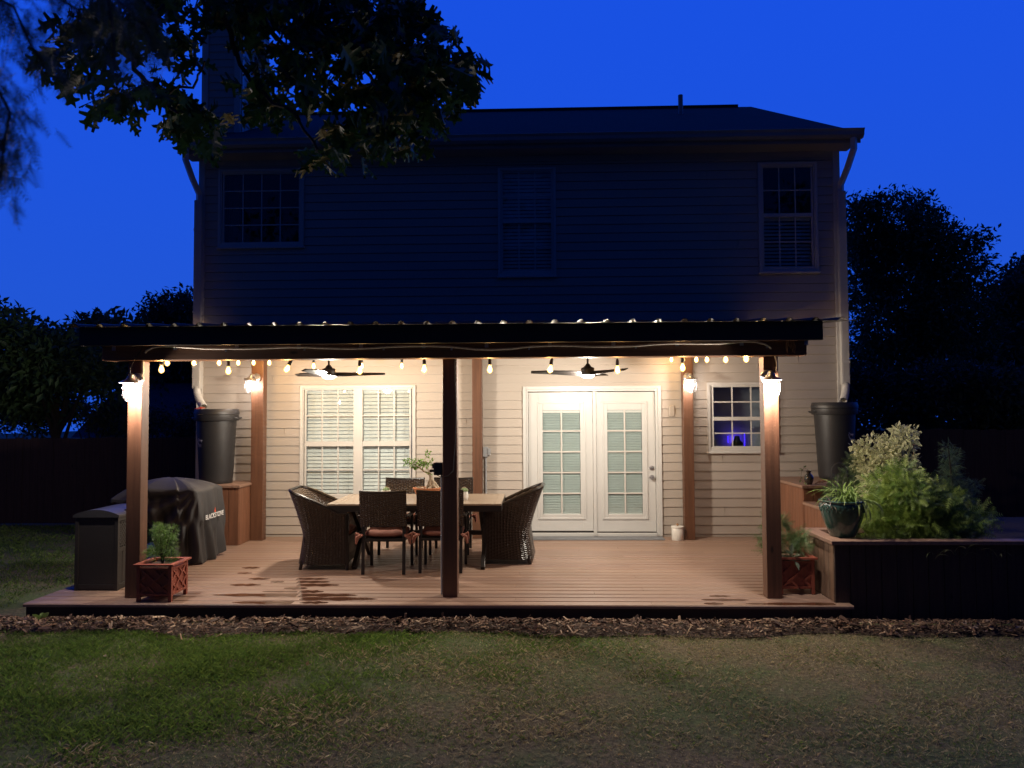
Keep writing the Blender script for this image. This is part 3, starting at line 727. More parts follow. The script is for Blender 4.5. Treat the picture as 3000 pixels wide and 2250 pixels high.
# metal panel with hollow ribs
prof = []; x = -4.31
while x < 2.66:
    prof += [(x, 0), (x+.060, 0), (x+.080, .024), (x+.098, .028), (x+.116, .024), (x+.136, 0), (x+.180, 0), (x+.2305, 0)]; x += .231
b = MB(); m = len(prof); rows = [(-4.09, zr(-4.09)+.156), (-.05, zr(-.05)+.156)]
b.add([(px, yy, z+h) for yy, z in rows for px, h in prof], [(i, i+1, m+i+1, m+i) for i in range(m-1)])
o = b.build('metal_roof', MT['metalroof'], pc); md = o.modifiers.new('t', 'SOLIDIFY'); md.thickness = .0015
for i in range(12):
    x = -4.06+i*.597; b = MB(); b.box((x, -3.741, 2.535), (x+.035, -3.7365, 2.60)); b.build('bracket', MT['galv'], pc)

# ================================================================== LIGHTS AND CORDS
def glow(name, c, s, k=.5):
    m = bpy.data.materials.new(name); m.use_nodes = True; t = m.node_tree; t.nodes.clear()
    o = t.nodes.new('ShaderNodeOutputMaterial'); tr = t.nodes.new('ShaderNodeBsdfTransparent'); e = t.nodes.new('ShaderNodeEmission'); a = t.nodes.new('ShaderNodeAddShader')
    e.inputs[0].default_value = (*c, 1); e.inputs[1].default_value = s
    L(t, tr.outputs[0], a.inputs[0]); L(t, e.outputs[0], a.inputs[1]); L(t, a.outputs[0], o.inputs[0]); return m
MT['lampglow'] = glow('lamp_core', (1, .88, .78), 7)
MT['fanglow'] = glow('fan_light', (1, .93, .82), 5)
MT['filament'] = glow('filament', (1, .72, .28), 20)
LP, FPW, BP = 98.0, 188.0, 3.6
def lantern(loc, label, rz=0, tilt=0, power=LP):
    t = thing('wall_lantern', label, 'lantern', loc, rz, 'caged lanterns on the patio cover posts')
    b = MB(); RX = Matrix.Rotation(PI/2, 4, 'X')
    b.lathe([(0, 0), (.068, 0), (.068, .006), (.062, .016), (.03, .024), (.02, .045), (0, .045)], (0, 0, 0), 30, M=RX); b.build('back_plate', MT['lamphood'], t, True)
    b = MB(); b.tube([(0, -.03, .0), (0, -.07, .035), (0, -.11, .04), (0, -.135, .02)], [.017, .017, .019, .022], 12)
    b.build('arm', MT['lamphood'], t, True)
    T = Matrix.Translation((0, -.14, -.03)) @ Matrix.Rotation(tilt, 4, 'Y')
    b = MB(); b.lathe([(0, .062), (.022, .060), (.026, .045), (.034, .03), (.092, 0), (.094, -.006), (.089, -.004), (.030, .022), (0, .024)], (0, 0, 0), 32, False, False, T); b.build('hood', MT['lamphood'], t, True)
    g = MB(); g.lathe([(.052, 0), (.056, -.03), (.056, -.11), (.045, -.145), (.025, -.162), (0, -.166)], (0, 0, 0), 28, False, False, T); jar = g.build('glass_jar', MT['jar'], t, True)
    c = MB(); c.lathe([(0, -.012), (.02, -.02), (.034, -.05), (.036, -.08), (.02, -.115), (0, -.122)], (0, 0, 0), 20, False, False, T); c.build('bulb', MT['lampglow'], jar, True)
    w = MB(); R = .068
    for k in range(4):
        a = PI/4+k*PI/2+.3; pts = [(R*math.cos(a)*f, R*math.sin(a)*f, z) for f, z in ((1, 0), (1, -.06), (1, -.118), (.86, -.15), (.5, -.176), (0, -.184))]
        w.tube([tuple(T @ Vector(p)) for p in pts], .0022, 6)
    for z in (-.052, -.118): w.tube([tuple(T @ Vector((R*math.cos(a), R*math.sin(a), z))) for a in [i*PI/14 for i in range(29)]], .0022, 6)
    w.build('cage', MT['lamphood'], t, True)
    light('lamp', tuple(T @ Vector((0, 0, -.075))), power, (1, .875, .77), .03, t)
    return t
lantern((-3.86, -3.64, 2.255), 'lit caged lantern on the front left post, above the black bin', 0, .03)
lantern((2.20, -3.60, 2.245), 'lit caged lantern on the front right post, left of the right rain barrel', .0, 0)
lantern((-3.925, -.36, 2.43), 'lit caged lantern on the rear left post beside the large window', -.25, .12, 17)
lantern((2.115, -.31, 2.40), 'lit caged lantern on the rear post between the doors and the small window', .1, -.05, 17)

def fan(loc, az, label):
    t = thing('ceiling_fan', label, 'ceiling fan', loc, 0, 'ceiling fans under the patio cover')
    b = MB(); b.tube([(0, 0, .10), (0, 0, .30)], .013, 12); b.build('down_rod', MT['darkmetal'], t, True)
    b = MB(); b.lathe([(0, .34), (.06, .34), (.058, .30), (.03, .27), (.013, .265)], n=24, cap1=False); b.build('canopy', MT['darkmetal'], t, True)
    b = MB(); b.lathe([(0, .115), (.020, .112), (.045, .075), (.075, .065), (.080, .058), (.080, -.01), (.072, -.02), (0, -.02)], n=32); b.build('motor', MT['darkmetal'], t, True)
    for k in range(3):
        a = az+k*2*PI/3; M = Matrix.Rotation(a, 4, 'Z'); b = MB(); n = 16
        def fn(u, v, M=M):
            r = .06+u*.62; w = .075*(math.sin(min(1, u*1.25+.12)*PI*.62)**.8)*(1-.55*max(0, u-.7)/.3)
            y = (v-.5)*2*w*.75+.05*math.sin(u*2.2); z = -.002+.030*math.sin(u*PI*.9)*(.3)+(v-.5)*.055*(1-u*.6)+.016*u*u
            return tuple(M @ Vector((r, y, z)))
        b.grid(n, 6, fn); o = b.build('blade', MT['darkmetal'], t, True); md = o.modifiers.new('t', 'SOLIDIFY'); md.thickness = .008
    b = MB(); b.lathe([(.076, -.021), (.078, -.035), (.060, -.052), (.03, -.060), (0, -.062)], n=32, cap0=False, cap1=False); b.build('light_globe', MT['fanglow'], t, True)
    light('fan_lamp', (0, 0, -.072), FPW, (1, .89, .745), .06, t)
    return t
fan((-2.50, -1.80, 2.40), math.radians(18), 'dark three-blade ceiling fan with lit globe in front of the large window')
fan((.625, -1.80, 2.39), math.radians(62), 'dark three-blade ceiling fan with lit globe in front of the patio doors')

def string(label, pts, drops, name='light_string', sc_=1.0, hang=None):
    """cord through the hooks, one socket and bulb under each"""
    t = thing(name, label, 'string lights', pts[0], 0, 'strings of filament bulbs under the patio cover')
    o = Vector(pts[0]); b = MB(); path = []
    for (p, q) in zip(pts[:-1], pts[1:]):
        p = Vector(p)-o; q = Vector(q)-o
        for i in range(8):
            u = i/8; r = p.lerp(q, u); r.z -= .030*4*u*(1-u); path.append(tuple(r))
    path.append(tuple(Vector(pts[-1])-o)); b.tube(path, .0035, 5); b.build('cord', MT['black'], t, True)
    for i, p in enumerate(pts):
        if i >= len(drops) or drops[i] is None: continue
        dx, dz = drops[i]; p = Vector(p)-o; e = p+Vector((dx, 0, -dz)); ax = (p-e).normalized()
        s = MB(); s.tube([tuple(p), tuple(e+ax*.045)], .003, 5); 
        M = Matrix.Translation(e) @ Vector((0, 0, 1)).rotation_difference(ax).to_matrix().to_4x4()
        s.lathe([(0, .055), (.009, .052), (.016, .035), (.0185, .005), (.0185, -.012), (0, -.012)], n=14, M=M); so = s.build('socket', MT['black'], t, True)
        g = MB(); g.lathe([(.013, -.012), (.016, -.025), (.026, -.052), (.0275, -.068), (.020, -.085), (.007, -.094), (0, -.096)], n=16, cap0=False, cap1=False, M=M); g.build('bulb', MT['bulbglass'], so, True)
        g = MB(); g.lathe([(0, -.022), (.010, -.032), (.015, -.055), (.014, -.070), (.006, -.082), (0, -.084)], n=10, cap0=False, cap1=False, M=M); g.build('filament', MT['filament'], so, True)
        light('bulb_lamp', tuple(M @ Vector((0, 0, -.06))), BP*sc_, (1, .58, .24), .016, t)
    return t
def xf(px, py, y): a = at(px, py, y); return a[0]
zb = 2.455; yf = -3.53
fp = []; fd = []
for px, py, sk in ((473, 1084, .0), (669, 1088, 0), (848, 1084, -.045), (1054, 1088, 0), (1243, 1083, 0), (1435, 1084, 0), (1615, 1084, -.02), (1809, 1086, 0), (2000, 1079, 0), (2186, 1052, 0)):
    x, z = at(px, py, yf); top = 2.50 if px < 2100 else 2.60; fp.append((x-sk, yf, top)); fd.append((sk, top-z-.062))
string('string of nine hanging filament bulbs along the front beam, plus one by the right post', fp, fd)
lp = []; ld = []
for px, y in ((490, -3.0), (568, -2.39), (642, -1.72), (698, -1.14), (743, -.62)):
    x, z = at(px, 1064, y); lp.append((x, y, z+.125)); ld.append((0, .062))
string('string of filament bulbs running from the front left post back to the house', lp, ld, sc_=1.0)
bp = []; bd_ = []
for px, py in ((789, 1064), (919, 1074), (1060, 1074), (1177, 1074)):
    x, z = at(px, py, -.75); bp.append((x, -.75, 2.70)); bd_.append((0, 2.70-z-.062))
string('string of small filament bulbs above the large window', bp, bd_, sc_=1.8)
rp = []; rd = []
for px, y in ((2126, -2.7), (2071, -1.8), (2040, -1.2), (2001, -.55), (1967, -.3)):
    x, z = at(px, 1055, y); rp.append((x, y, z+.125)); rd.append((0, .062))
string('string of filament bulbs running from the front right post back to the house', rp, rd, sc_=1.0)

# armoured cable along the beam
cb = thing('armoured_cable', 'bright armoured cable clipped along the front beam between the two front lanterns', 'cable', (0, 0, 0))
yc = -3.748; cp = []
for px, py in ((414, 1103), (419, 1090), (418, 1070), (420, 1050), (429, 1028), (450, 1018), (475, 1014.5), (520, 1016.5), (560, 1019), (600, 1021.5), (650, 1022), (710, 1022), (760, 1021), (800, 1019.5), (850, 1017.5), (900, 1018), (950, 1020), (1020, 1022), (1090, 1020), (1130, 1017), (1200, 1014.5), (1260, 1014), (1320, 1016), (1390, 1023), (1440, 1024.5), (1500, 1021.5), (1560, 1015), (1620, 1012.5), (1680, 1013.5), (1740, 1016), (1800, 1015.5), (1860, 1014), (1920, 1008.5), (1980, 1006), (2040, 1007), (2100, 1007), (2140, 1004.5), (2180, 1001), (2215, 1002), (2240, 1008), (2256, 1018), (2268, 1035), (2275, 1055), (2277, 1072), (2274, 1086)):
    y = yc if 1000 < py < 1042 and 424 < px < 2262 else (-3.67 if px < 1000 else -3.63)
    x, z = at(px, py, y); cp.append((x, y, z))
b = MB(); b.tube(cp, .0095, 8); b.build('conduit', MT['cond'], cb, True)
b = MB()
for px, py in ((892, 1020), (1124, 1019), (1323, 1019), (1550, 1018), (1863, 1014), (662, 1024), (2247, 1013)):
    x, z = at(px, py, yc); b.box((x-.008, yc-.006, z-.022), (x+.008, yc+.006, z+.004))
b.build('clip', MT['galv'], cb)
c2 = MB(); pts = []
for px, py in ((421, 1011), (408, 1034), (390, 1060), (381, 1080), (380, 1096), (378, 1104)):
    x, z = at(px, py, -3.75); pts.append((x, -3.75, z))
c2.tube(pts, .004, 6); tag(c2.build('thin_wire', MT['darkmetal'], smooth=True), 'thin wire dropping from the beam to the front left lantern', 'wire')
c2 = MB(); pts = []
for px, py in ((1338, 1026), (1333, 1060), (1334, 1120), (1337, 1200), (1334, 1300), (1328, 1380), (1312, 1395), (1290, 1398), (1275, 1390), (1270, 1378)):
    x, z = at(px, py, -3.585); pts.append((x, -3.585 if px > 1300 else -3.56, z))
c2.tube(pts, .0045, 6); tag(c2.build('black_cord', MT['black'], smooth=True), 'black cord running down the centre post and looping to the outlet', 'cord')
ob = thing('outlet_box', 'black outdoor outlet box with open cover on the centre post', 'outlet box', (-.905, -3.50, 1.38))
b = MB(); b.box((-.085, -.05, -.06), (.0, .05, .06)); b.box((-.10, -.045, .0), (-.085, .045, .05)); b.build('box', MT['black'], ob, bevel=.006)
b = MB(); b.tube([(-.085, 0, -.02), (-.13, 0, -.022)], .014, 10); b.build('plug', MT['black'], ob, True)
b = MB(); b.tube([(-.012, 0, -.06), (-.012, 0, -1.21)], .011, 8); b.build('pipe', MT['greybox'], ob, True)
rt = MB()
for i in range(16):
    px = 2302+rnd.uniform(0, 32); x, z = at(px, 996, -3.76); ln = rnd.uniform(.05, .15); pts = []
    for k in range(9): pts.append((x+rnd.uniform(-.006, .006), -3.755+rnd.uniform(-.006, .006), 2.60-ln*k/8))
    rt.tube(pts, [.0035]*8+[.001], 5)
tag(rt.build('dry_roots', MT['root'], smooth=True), 'tangle of dry brown roots hanging at the right end of the beam', 'dry roots')

# ================================================================== TABLE AND CHAIRS
tb = thing('patio_table', 'long rectangular patio table with pale planked top and dark crossed legs', 'table', (-1.38, -1.81, DZ))
TW, TD, TH = 1.98, 1.09, .74
b = MB(); n = 8; iw = TD-.16
for i in range(n): b.box((-TW/2+.082, -TD/2+.08+iw*i/n+.0015, TH-.02), (TW/2-.082, -TD/2+.08+iw*(i+1)/n-.0015, TH))
b.box((-TW/2+.005, -TD/2+.005, TH-.018), (-TW/2+.08, TD/2-.005, TH+.0012)); b.box((TW/2-.08, -TD/2+.005, TH-.018), (TW/2-.005, TD/2-.005, TH+.0012))
b.box((-TW/2+.0805, -TD/2+.005, TH-.018), (TW/2-.0805, -TD/2+.079, TH+.0011)); b.box((-TW/2+.0805, TD/2-.079, TH-.018), (TW/2-.0805, TD/2-.005, TH+.0011))
b.build('table_top', MT['tabletop'], tb, bevel=.0012)
b = MB(); ringz = (TH-.085, TH-.019)
b.box((-TW/2, -TD/2, ringz[0]), (TW/2, -TD/2+.03, ringz[1])); b.box((-TW/2, TD/2-.03, ringz[0]), (TW/2, TD/2, ringz[1]))
b.box((-TW/2, -TD/2+.03, ringz[0]), (-TW/2+.03, TD/2-.03, ringz[1])); b.box((TW/2-.03, -TD/2+.03, ringz[0]), (TW/2, TD/2-.03, ringz[1]))
b.build('apron', MT['darkmetal'], tb)
for sx in (-.70, .76):
    for s in (-1, 1):
        b = MB(); b.bar((sx+.012*s, -s*.48, 0), (sx+.012*s, s*.40, TH-.075), .085, .045, (1, 0, 0)); b.build('leg', MT['darkmetal'], tb, bevel=.003)
b = MB(); b.bar((-.70, 0, .34), (.76, 0, .34), .06, .05); b.box((-.73, -.5, TH-.06), (-.67, .5, TH-.02)); b.box((.73, -.5, TH-.06), (.79, .5, TH-.02)); b.build('stretcher', MT['darkmetal'], tb)

def side_chair(name, label, x, y, rz):
    t = thing(name, label, 'chair', (x, y, DZ), rz, 'wicker-backed chairs along the table')
    H0, H1 = .515, .905
    def fn(u, v):
        xx = (u-.5)*.515; z = H0+(H1-.012*math.sin(u*PI)-H0)*v
        return (xx, -.052*v+.028*(1-(2*u-1)**2)*(-1)+.02, z)
    gridobj('backrest', 24, 20, fn, lambda u, v: (u*.515, v*.39), MT['wicker'], t, .026)
    b = MB(); pts = [(-.258+.516*i/20, -.052+.02-.028*(1-(2*i/20-1)**2), H1-.012*math.sin(i/20*PI)) for i in range(21)]
    b.tube(pts, .016, 8); b.build('top_rail', MT['wicker'], t, True)
    for s in (-1, 1):
        b = MB(); b.bar((s*.225, .0, 0), (s*.225, .03, H0+.03), .034, .034, (0, 1, 0)); b.build('leg', MT['darkmetal'], t, bevel=.003)
        b = MB(); b.bar((s*.235, .49, 0), (s*.235, .47, .62), .032, .032, (0, 1, 0)); b.build('leg', MT['darkmetal'], t, bevel=.003)
        b = MB(); b.bar((s*.262, -.01, .632), (s*.262, .50, .628), .045, .018); b.build('armrest', MT['darkmetal'], t, bevel=.004)
    b = MB(); b.box((-.235, .0, .355), (.235, .035, .385)); b.box((-.235, .46, .375), (.235, .49, .405)); b.box((-.24, .02, .36), (-.215, .47, .39)); b.box((.215, .02, .36), (.24, .47, .39)); b.box((-.215, .035, .368), (.215, .46, .378))
    b.build('seat_frame', MT['darkmetal'], t)
    c = MB(); nu = 20
    def cf(u, v):
        a = 2*PI*u; r = lambda q: math.copysign(abs(q)**.45, q); vv = (v-.5)*PI
        return (.235*r(math.cos(a))*math.cos(vv)**.35, .255+.235*r(math.sin(a))*math.cos(vv)**.35, .43+.045*math.sin(vv)+.004*math.sin(a*5))
    c.grid(32, 10, cf); cu = c.build('cushion', MT['cushion'], t, True)
    for s in (-1, 1):
        b = MB(); b.tube([(s*.22, .03, .43), (s*.25, -.0, .42), (s*.285, -.015, .40), (s*.30, -.01, .33)], [.012, .018, .022, .012], 6); b.tube([(s*.25, 0, .42), (s*.30, .02, .44), (s*.31, .02, .37)], [.012, .02, .01], 6)
        b.build('tie', MT['cushion'], cu, True)
    return t
side_chair('dining_chair', 'wicker-backed chair with its back to the camera, left of the centre post', -1.68, -2.55, 0)
side_chair('dining_chair', 'wicker-backed chair with its back to the camera, half hidden by the centre post', -1.06, -2.49, 0)
side_chair('dining_chair', 'wicker-backed chair on the house side of the table, in front of the large window', -1.73, -.93, PI)
side_chair('dining_chair', 'wicker-backed chair on the house side of the table, behind the centre post', -1.09, -.92, PI)

def tub_chair(label, x, y, rz):
    t = thing('tub_armchair', label, 'armchair', (x, y, DZ), rz, 'tall-backed wicker tub chairs at the table ends')
    hw, xf_, xb, R = .31, .27, -.24, .13
    # plan path front-left -> back -> front-right
    path = []; n1 = 12
    for i in range(n1+1): path.append((xf_+(xb+R-xf_)*i/n1, -hw, (0, -1)))
    for i in range(1, 9): a = i/8*PI/2; path.append((xb+R-R*math.sin(a), -hw+R-R*math.cos(a), (-math.sin(a), -math.cos(a))))
    for i in range(1, 10): path.append((xb, -hw+R+(2*hw-2*R)*i/10, (-1, 0)))
    for i in range(0, 9): a = i/8*PI/2; path.append((xb+R-R*math.cos(a), hw-R+R*math.sin(a), (-math.cos(a), math.sin(a))))
    for i in range(1, n1+1): path.append((xb+R+(xf_-xb-R)*i/n1, hw, (0, 1)))
    m = len(path)-1; cum = [0]
    for a, c in zip(path[:-1], path[1:]): cum.append(cum[-1]+math.hypot(a[0]-c[0], a[1]-c[1]))
    def pt(i, v, off):
        px, py, nn = path[i]; q = (xf_-px)/(xf_-xb)                       # 0 front .. 1 back
        ht = .635 if q < .18 else .635+.255*((q-.18)/.82)**1.15
        z0 = .065; z = z0+(ht-z0)*v
        back = max(0, (q-.30)/.70)
        fl = (.165*back**1.3*((z-.38)/.5)**1.15 if z > .38 else 0)+(.055*((.42-z)/.38)**1.3*back if z < .42 else 0)
        side = .012*math.sin(min(1, z/.6)*PI)*(-1)
        X = px-fl*(1 if q > .3 else 0); Y = py+nn[1]*(side+.015*back*v)
        return (X+nn[0]*off, Y+nn[1]*off, z)
    for nm, off, mt in (('outer_shell', .016, MT['wicker']), ('inner_shell', -.016, MT['wickerpale'])):
        gridobj(nm, m, 26, lambda u, v: pt(int(round(u*m)), v, off), lambda u, v: (cum[int(round(u*m))], v*.75), mt, t)
    b = MB(); b.tube([pt(i, 1.0, 0) for i in range(m+1)], .021, 8); b.build('top_roll', MT['wicker'], t, True)
    for i in (0, m):
        b = MB(); p0 = pt(i, 0, 0); p1 = pt(i, 1, 0); b.bar(p0, p1, .04, .04, (0, 1, 0)); b.build('front_post', MT['wicker'], t, bevel=.008)
    for i in (0, n1+4, m-n1-4, m):
        b = MB(); p = pt(i, .0, 0); b.tube([(p[0], p[1], .10), (p[0]-(.02 if 0 < i < m else 0), p[1], 0)], .019, 8); b.build('leg', MT['darkmetal'], t, True)
    b = MB(); b.box((xb+.02, -hw+.02, .30), (xf_, hw-.02, .36)); b.box((xf_-.02, -hw+.02, .07), (xf_, hw-.02, .30)); b.build('seat', MT['wicker'], t)
    c = MB()
    def cf(u, v):
        a = 2*PI*u; r = lambda q: math.copysign(abs(q)**.45, q); vv = (v-.5)*PI
        return (.02+.265*r(math.cos(a))*math.cos(vv)**.35, .275*r(math.sin(a))*math.cos(vv)**.35, .405+.045*math.sin(vv))
    c.grid(32, 10, cf); c.build('cushion', MT['cushion'], t, True)
    return t
tub_chair('dark wicker tub armchair at the left end of the table', -2.415, -2.04, math.radians(2))
tub_chair('dark wicker tub armchair at the right end of the table, beside the patio doors', -.33, -1.72, PI+math.radians(-3))

# things on the table
TZ = DZ+TH+.002
bo = thing('bonsai', 'small leafy bonsai in a shallow terracotta bowl on the table', 'bonsai', (-1.31, -1.78, TZ))
b = MB(); M = Matrix.Diagonal((1, .72, 1, 1))
b.lathe([(0, 0), (.09, 0), (.135, .05), (.165, .115), (.172, .12), (.172, .128), (.160, .128), (.155, .10), (0, .10)], n=36, M=M, cap1=False); b.build('bowl', MT['terracotta'], bo, True)
b = MB(); b.lathe([(0, .112), (.155, .112)], n=24, M=M, cap0=False, cap1=False); b.build('soil', MT['soil'], bo)
tk = MB()
def wig(p, q, r0, r1, n=8, am=.01, seed=0):
    r_ = random.Random(seed); P_ = []
    for i in range(n+1):
        u = i/n; e = am*math.sin(u*PI); P_.append(tuple(Vector(p).lerp(Vector(q), u)+Vector((r_.uniform(-e, e), r_.uniform(-e, e), r_.uniform(-e, e)*.5))))
    tk.tube(P_, [r0+(r1-r0)*i/n for i in range(n+1)], 8)
wig((.05, 0, .10), (.045, 0, .27), .030, .020, 8, .008, 1)
for k, (dx, dy, r) in enumerate(((-.05, .03, .02), (.0, -.04, .028), (.06, -.03, .03), (.09, .01, .03), (.03, .05, .02), (.075, -.05, .022))): wig((.045+dx*.2, dy*.2, .22), (.045+dx, dy, .10), .014, r, 8, .006, k+3)
wig((.04, 0, .27), (-.10, .0, .37), .013, .007, 7, .01, 20); wig((-.10, 0, .37), (-.24, .01, .45), .007, .004, 7, .015, 21); wig((.03, 0, .29), (-.03, .01, .45), .008, .004, 6, .012, 22)
wig((-.03, 0, .43), (.0, 0, .55), .004, .002, 5, .01, 23); wig((.04, 0, .27), (.06, 0, .42), .006, .002, 6, .012, 24); wig((-.04, 0, .12), (-.12, -.02, .13), .012, .008, 6, .02, 25)
tk.build('trunk', MT['bark'], bo, True)
rb = [(-.24, 0, .45, .05, .04, .05), (-.16, 0, .42, .07, .05, .06), (-.08, 0, .42, .08, .06, .06), (-.02, 0, .40, .07, .05, .06), (0, 0, .53, .03, .03, .05), (.06, 0, .43, .03, .03, .03), (.04, 0, .31, .05, .04, .03), (-.14, 0, .38, .06, .05, .03)]
crown('foliage', rb, 330, .036, (.10, .22, .035), (.22, .38, .07), bo, mat=MT['leaf'], shell=.1, seed=4)
for x, y, s, lab in ((-1.80, -1.80, 1.0, 'small round cactus in a pale low pot, left of the bonsai'), (-.845, -1.95, 1.0, 'small round cactus in a ribbed white pot at the right end of the table')):
    ct = thing('cactus', lab, 'cactus', (x, y, TZ)); right = x > -1
    b = MB()
    if right:
        n = 40; pr = [(.035, 0), (.045, .03), (.043, .07), (.034, .105), (.028, .105), (.028, .09)]
        vs = []; fs = []
        for i, (r, z) in enumerate(pr):
            for k in range(n): a = 2*PI*k/n; rr = r*(1+(.05 if k % 2 else -.02)*(i < 4)); vs.append((rr*math.cos(a), rr*math.sin(a), z))
        for i in range(len(pr)-1):
            for k in range(n): fs.append((i*n+k, i*n+(k+1) % n, (i+1)*n+(k+1) % n, (i+1)*n+k))
        b.add(vs, fs); b.build('pot', MT['whitepot'], ct); ch_ = .10
    else:
        b.lathe([(.0, 0), (.04, 0), (.052, .06), (.054, .10), (.046, .10), (.046, .09), (0, .09)], n=28); b.build('pot', MT['whitepot'], ct, True); ch_ = .095
    b = MB(); n = 44; vs = []; fs = []; R = .043
    for i in range(9):
        ph = i/8*PI*.5
        for k in range(n): a = 2*PI*k/n; rr = R*math.cos(ph)*(1+.10*math.cos(a*11)); vs.append((rr*math.cos(a), rr*math.sin(a), ch_+R*.95*math.sin(ph)))
    for i in range(8):
        for k in range(n): fs.append((i*n+k, i*n+(k+1) % n, (i+1)*n+(k+1) % n, (i+1)*n+k))
    b.add(vs, fs); b.build('cactus_body', MT['cactus'], ct, True)
    b = MB()
    for k in range(150):
        a = rnd.uniform(0, 2*PI); ph = rnd.uniform(.05, 1.5); d = Vector((math.cos(a)*math.cos(ph), math.sin(a)*math.cos(ph), math.sin(ph))); p = Vector((0, 0, ch_))+d*R*.98
        b.tube([tuple(p), tuple(p+d*.009+Vector((rnd.uniform(-.004, .004), rnd.uniform(-.004, .004), .002)))], .0007, 3)
    b.build('spines', MT['bark'], ct)

# ================================================================== RAIN BARRELS AND STANDS
def stand_boards(mb_list, x0, x1, y0, y1, z0, z1, sides, bw=.14):
    """vertical boards on the given sides of a box"""
    mb = mb_list
    for s in sides:
        if s in 'fb':
            n = max(1, round((x1-x0)/bw)); w = (x1-x0)/n; yy = y0 if s == 'f' else y1-.02
            for i in range(n): mb.box((x0+i*w+.0025, yy, z0), (x0+(i+1)*w-.0025, yy+.02, z1))
        else:
            n = max(1, round((y1-y0-.044)/bw)); w = (y1-y0-.044)/n; xx = x0 if s == 'l' else x1-.02
            for i in range(n): mb.box((xx, y0+.022+i*w+.0025, z0), (xx+.02, y0+.022+(i+1)*w-.0025, z1))
st = thing('barrel_stand', 'reddish boarded wooden box stand under the left rain barrel', 'stand', (0, 0, 0))
b = MB(); stand_boards(b, -4.88, -4.005, -.75, -.03, DZ+.002, .93, 'flr'); b.build('side_boards', MT['stand'], st, bevel=.002)
b = MB(); b.box((-4.90, -.775, .932), (-3.985, -.02, .968)); b.build('top', MT['bedcap'], st, bevel=.004)
b = MB(); b.box((-4.85, -.72, DZ+.003), (-4.03, -.06, .92)); b.build('core', MT['black'], st)

def barrel(label, x, y, z, lx, strip=False):
    t = thing('rain_barrel', label, 'rain barrel', (x, y, z), 0, 'black rain barrels under the downspouts')
    b = MB(); pr = [(0, 0), (.205, 0), (.215, .012), (.222, .05), (.262, .82), (.264, .865), (.292, .866), (.296, .875), (.297, .945), (.292, .95)]
    b.lathe(pr, n=56, cap1=False); b.build('barrel_body', MT['barrel'], t, True)
    b = MB(); b.lathe([(.288, .951), (.301, .953), (.302, .985), (.296, 1.0), (.29, 1.02), (.286, 1.03), (.24, 1.024), (.235, 1.012), (0, 1.018)], n=56, cap0=False, cap1=False); b.build('lid', MT['barrel'], t, True)
    for s in (-1, 1):
        a = 0 if s > 0 else PI; b = MB(); M = Matrix.Rotation(a, 4, 'Z')
        b.tube([tuple(M @ Vector(p)) for p in ((.285, -.09, .90), (.315, -.075, .905), (.318, 0, .895), (.315, .075, .905), (.285, .09, .90))], .012, 8); b.build('handle', MT['barrel'], t, True)
    lg = -math.asin(lx/.245); zc = .585; r = .251
    Mx = Matrix.Rotation(-lg, 4, 'Z') @ Matrix.Translation((0, -r-.001, zc)) @ Matrix.Rotation(PI/2-math.radians(3), 4, 'X')
    o = text('logo', 'Ivy', MT['whiteflat'], t, .060, .042, Mx @ Matrix.Translation((.014, .012, 0)))
    b = MB()
    for k in range(17):   # crescent of little leaves left of and below the letters
        a = math.radians(100+k*12.2); rr = .052; c = Vector((math.cos(a)*rr, math.sin(a)*rr, 0)); d1 = Vector((math.cos(a+.5), math.sin(a+.5), 0)); d2 = Vector((-d1.y, d1.x, 0)); ln = .0085 if k % 2 else .0065
        for e in (-1, 1):
            cc = c+Vector((math.cos(a), math.sin(a), 0))*.006*e
            vs = [Mx @ (cc+d1*ln), Mx @ (cc+d2*.0032), Mx @ (cc-d1*ln*.6), Mx @ (cc-d2*.0032)]; b.add(vs, [(0, 1, 2, 3)])
    vs = [Mx @ Vector(p) for p in ((-.035, -.072, 0), (.03, -.072, 0), (.03, -.069, 0), (-.035, -.069, 0))]; b.add(vs, [(0, 1, 2, 3)])
    b.build('emblem', MT['whiteflat'], t)
    return t
barrel('black rain barrel on the reddish stand at the left corner of the house', -4.46, -.42, .968, -.13)
barrel('black rain barrel on the tiered bench at the right corner of the house', 4.07, -.42, 1.012, .13)
MT['scrapred'] = plain('red_plastic', (.38, .06, .03), .4, 0, .1, 8)
b = MB()
b.add([(-4.70, -.60, 2.0), (-4.60, -.61, 2.0), (-4.55, -.57, 2.012), (-4.60, -.53, 2.025), (-4.68, -.53, 2.018), (-4.63, -.57, 2.03)], [(0, 1, 5), (1, 2, 5), (2, 3, 5), (3, 4, 5), (4, 0, 5)])
tag(b.build('plastic_scrap', MT['scrapred']), 'crumpled red plastic scrap under the spout on the left rain barrel lid', 'scrap')

# ================================================================== COVERED GRILL
gr = thing('covered_grill', 'griddle under a draped dark grey cover behind the front left post', 'grill', (0, 0, 0))
gx0, gx1, gy0, gy1 = -5.03, -3.97, -2.06, -1.40
per = [(gx0, gy1+.02), (gx0-.02, (gy0+gy1)/2), (gx0, gy0+.03), (-4.70, gy0-.01), (-4.35, gy0), (gx1-.03, gy0-.01), (gx1, gy0+.02), (gx1+.03, (gy0+gy1)/2), (gx1+.03, gy1), (gx1, gy1+.02)]
pl = [0]
for a, c in zip(per[:-1], per[1:]): pl.append(pl[-1]+math.hypot(a[0]-c[0], a[1]-c[1]))
def pper(u):
    s = u*pl[-1]
    for i in range(len(per)-1):
        if s <= pl[i+1]+1e-9:
            f = (s-pl[i])/(pl[i+1]-pl[i]); return (per[i][0]+(per[i+1][0]-per[i][0])*f, per[i][1]+(per[i+1][1]-per[i][1])*f, s)
    return (*per[-1], pl[-1])
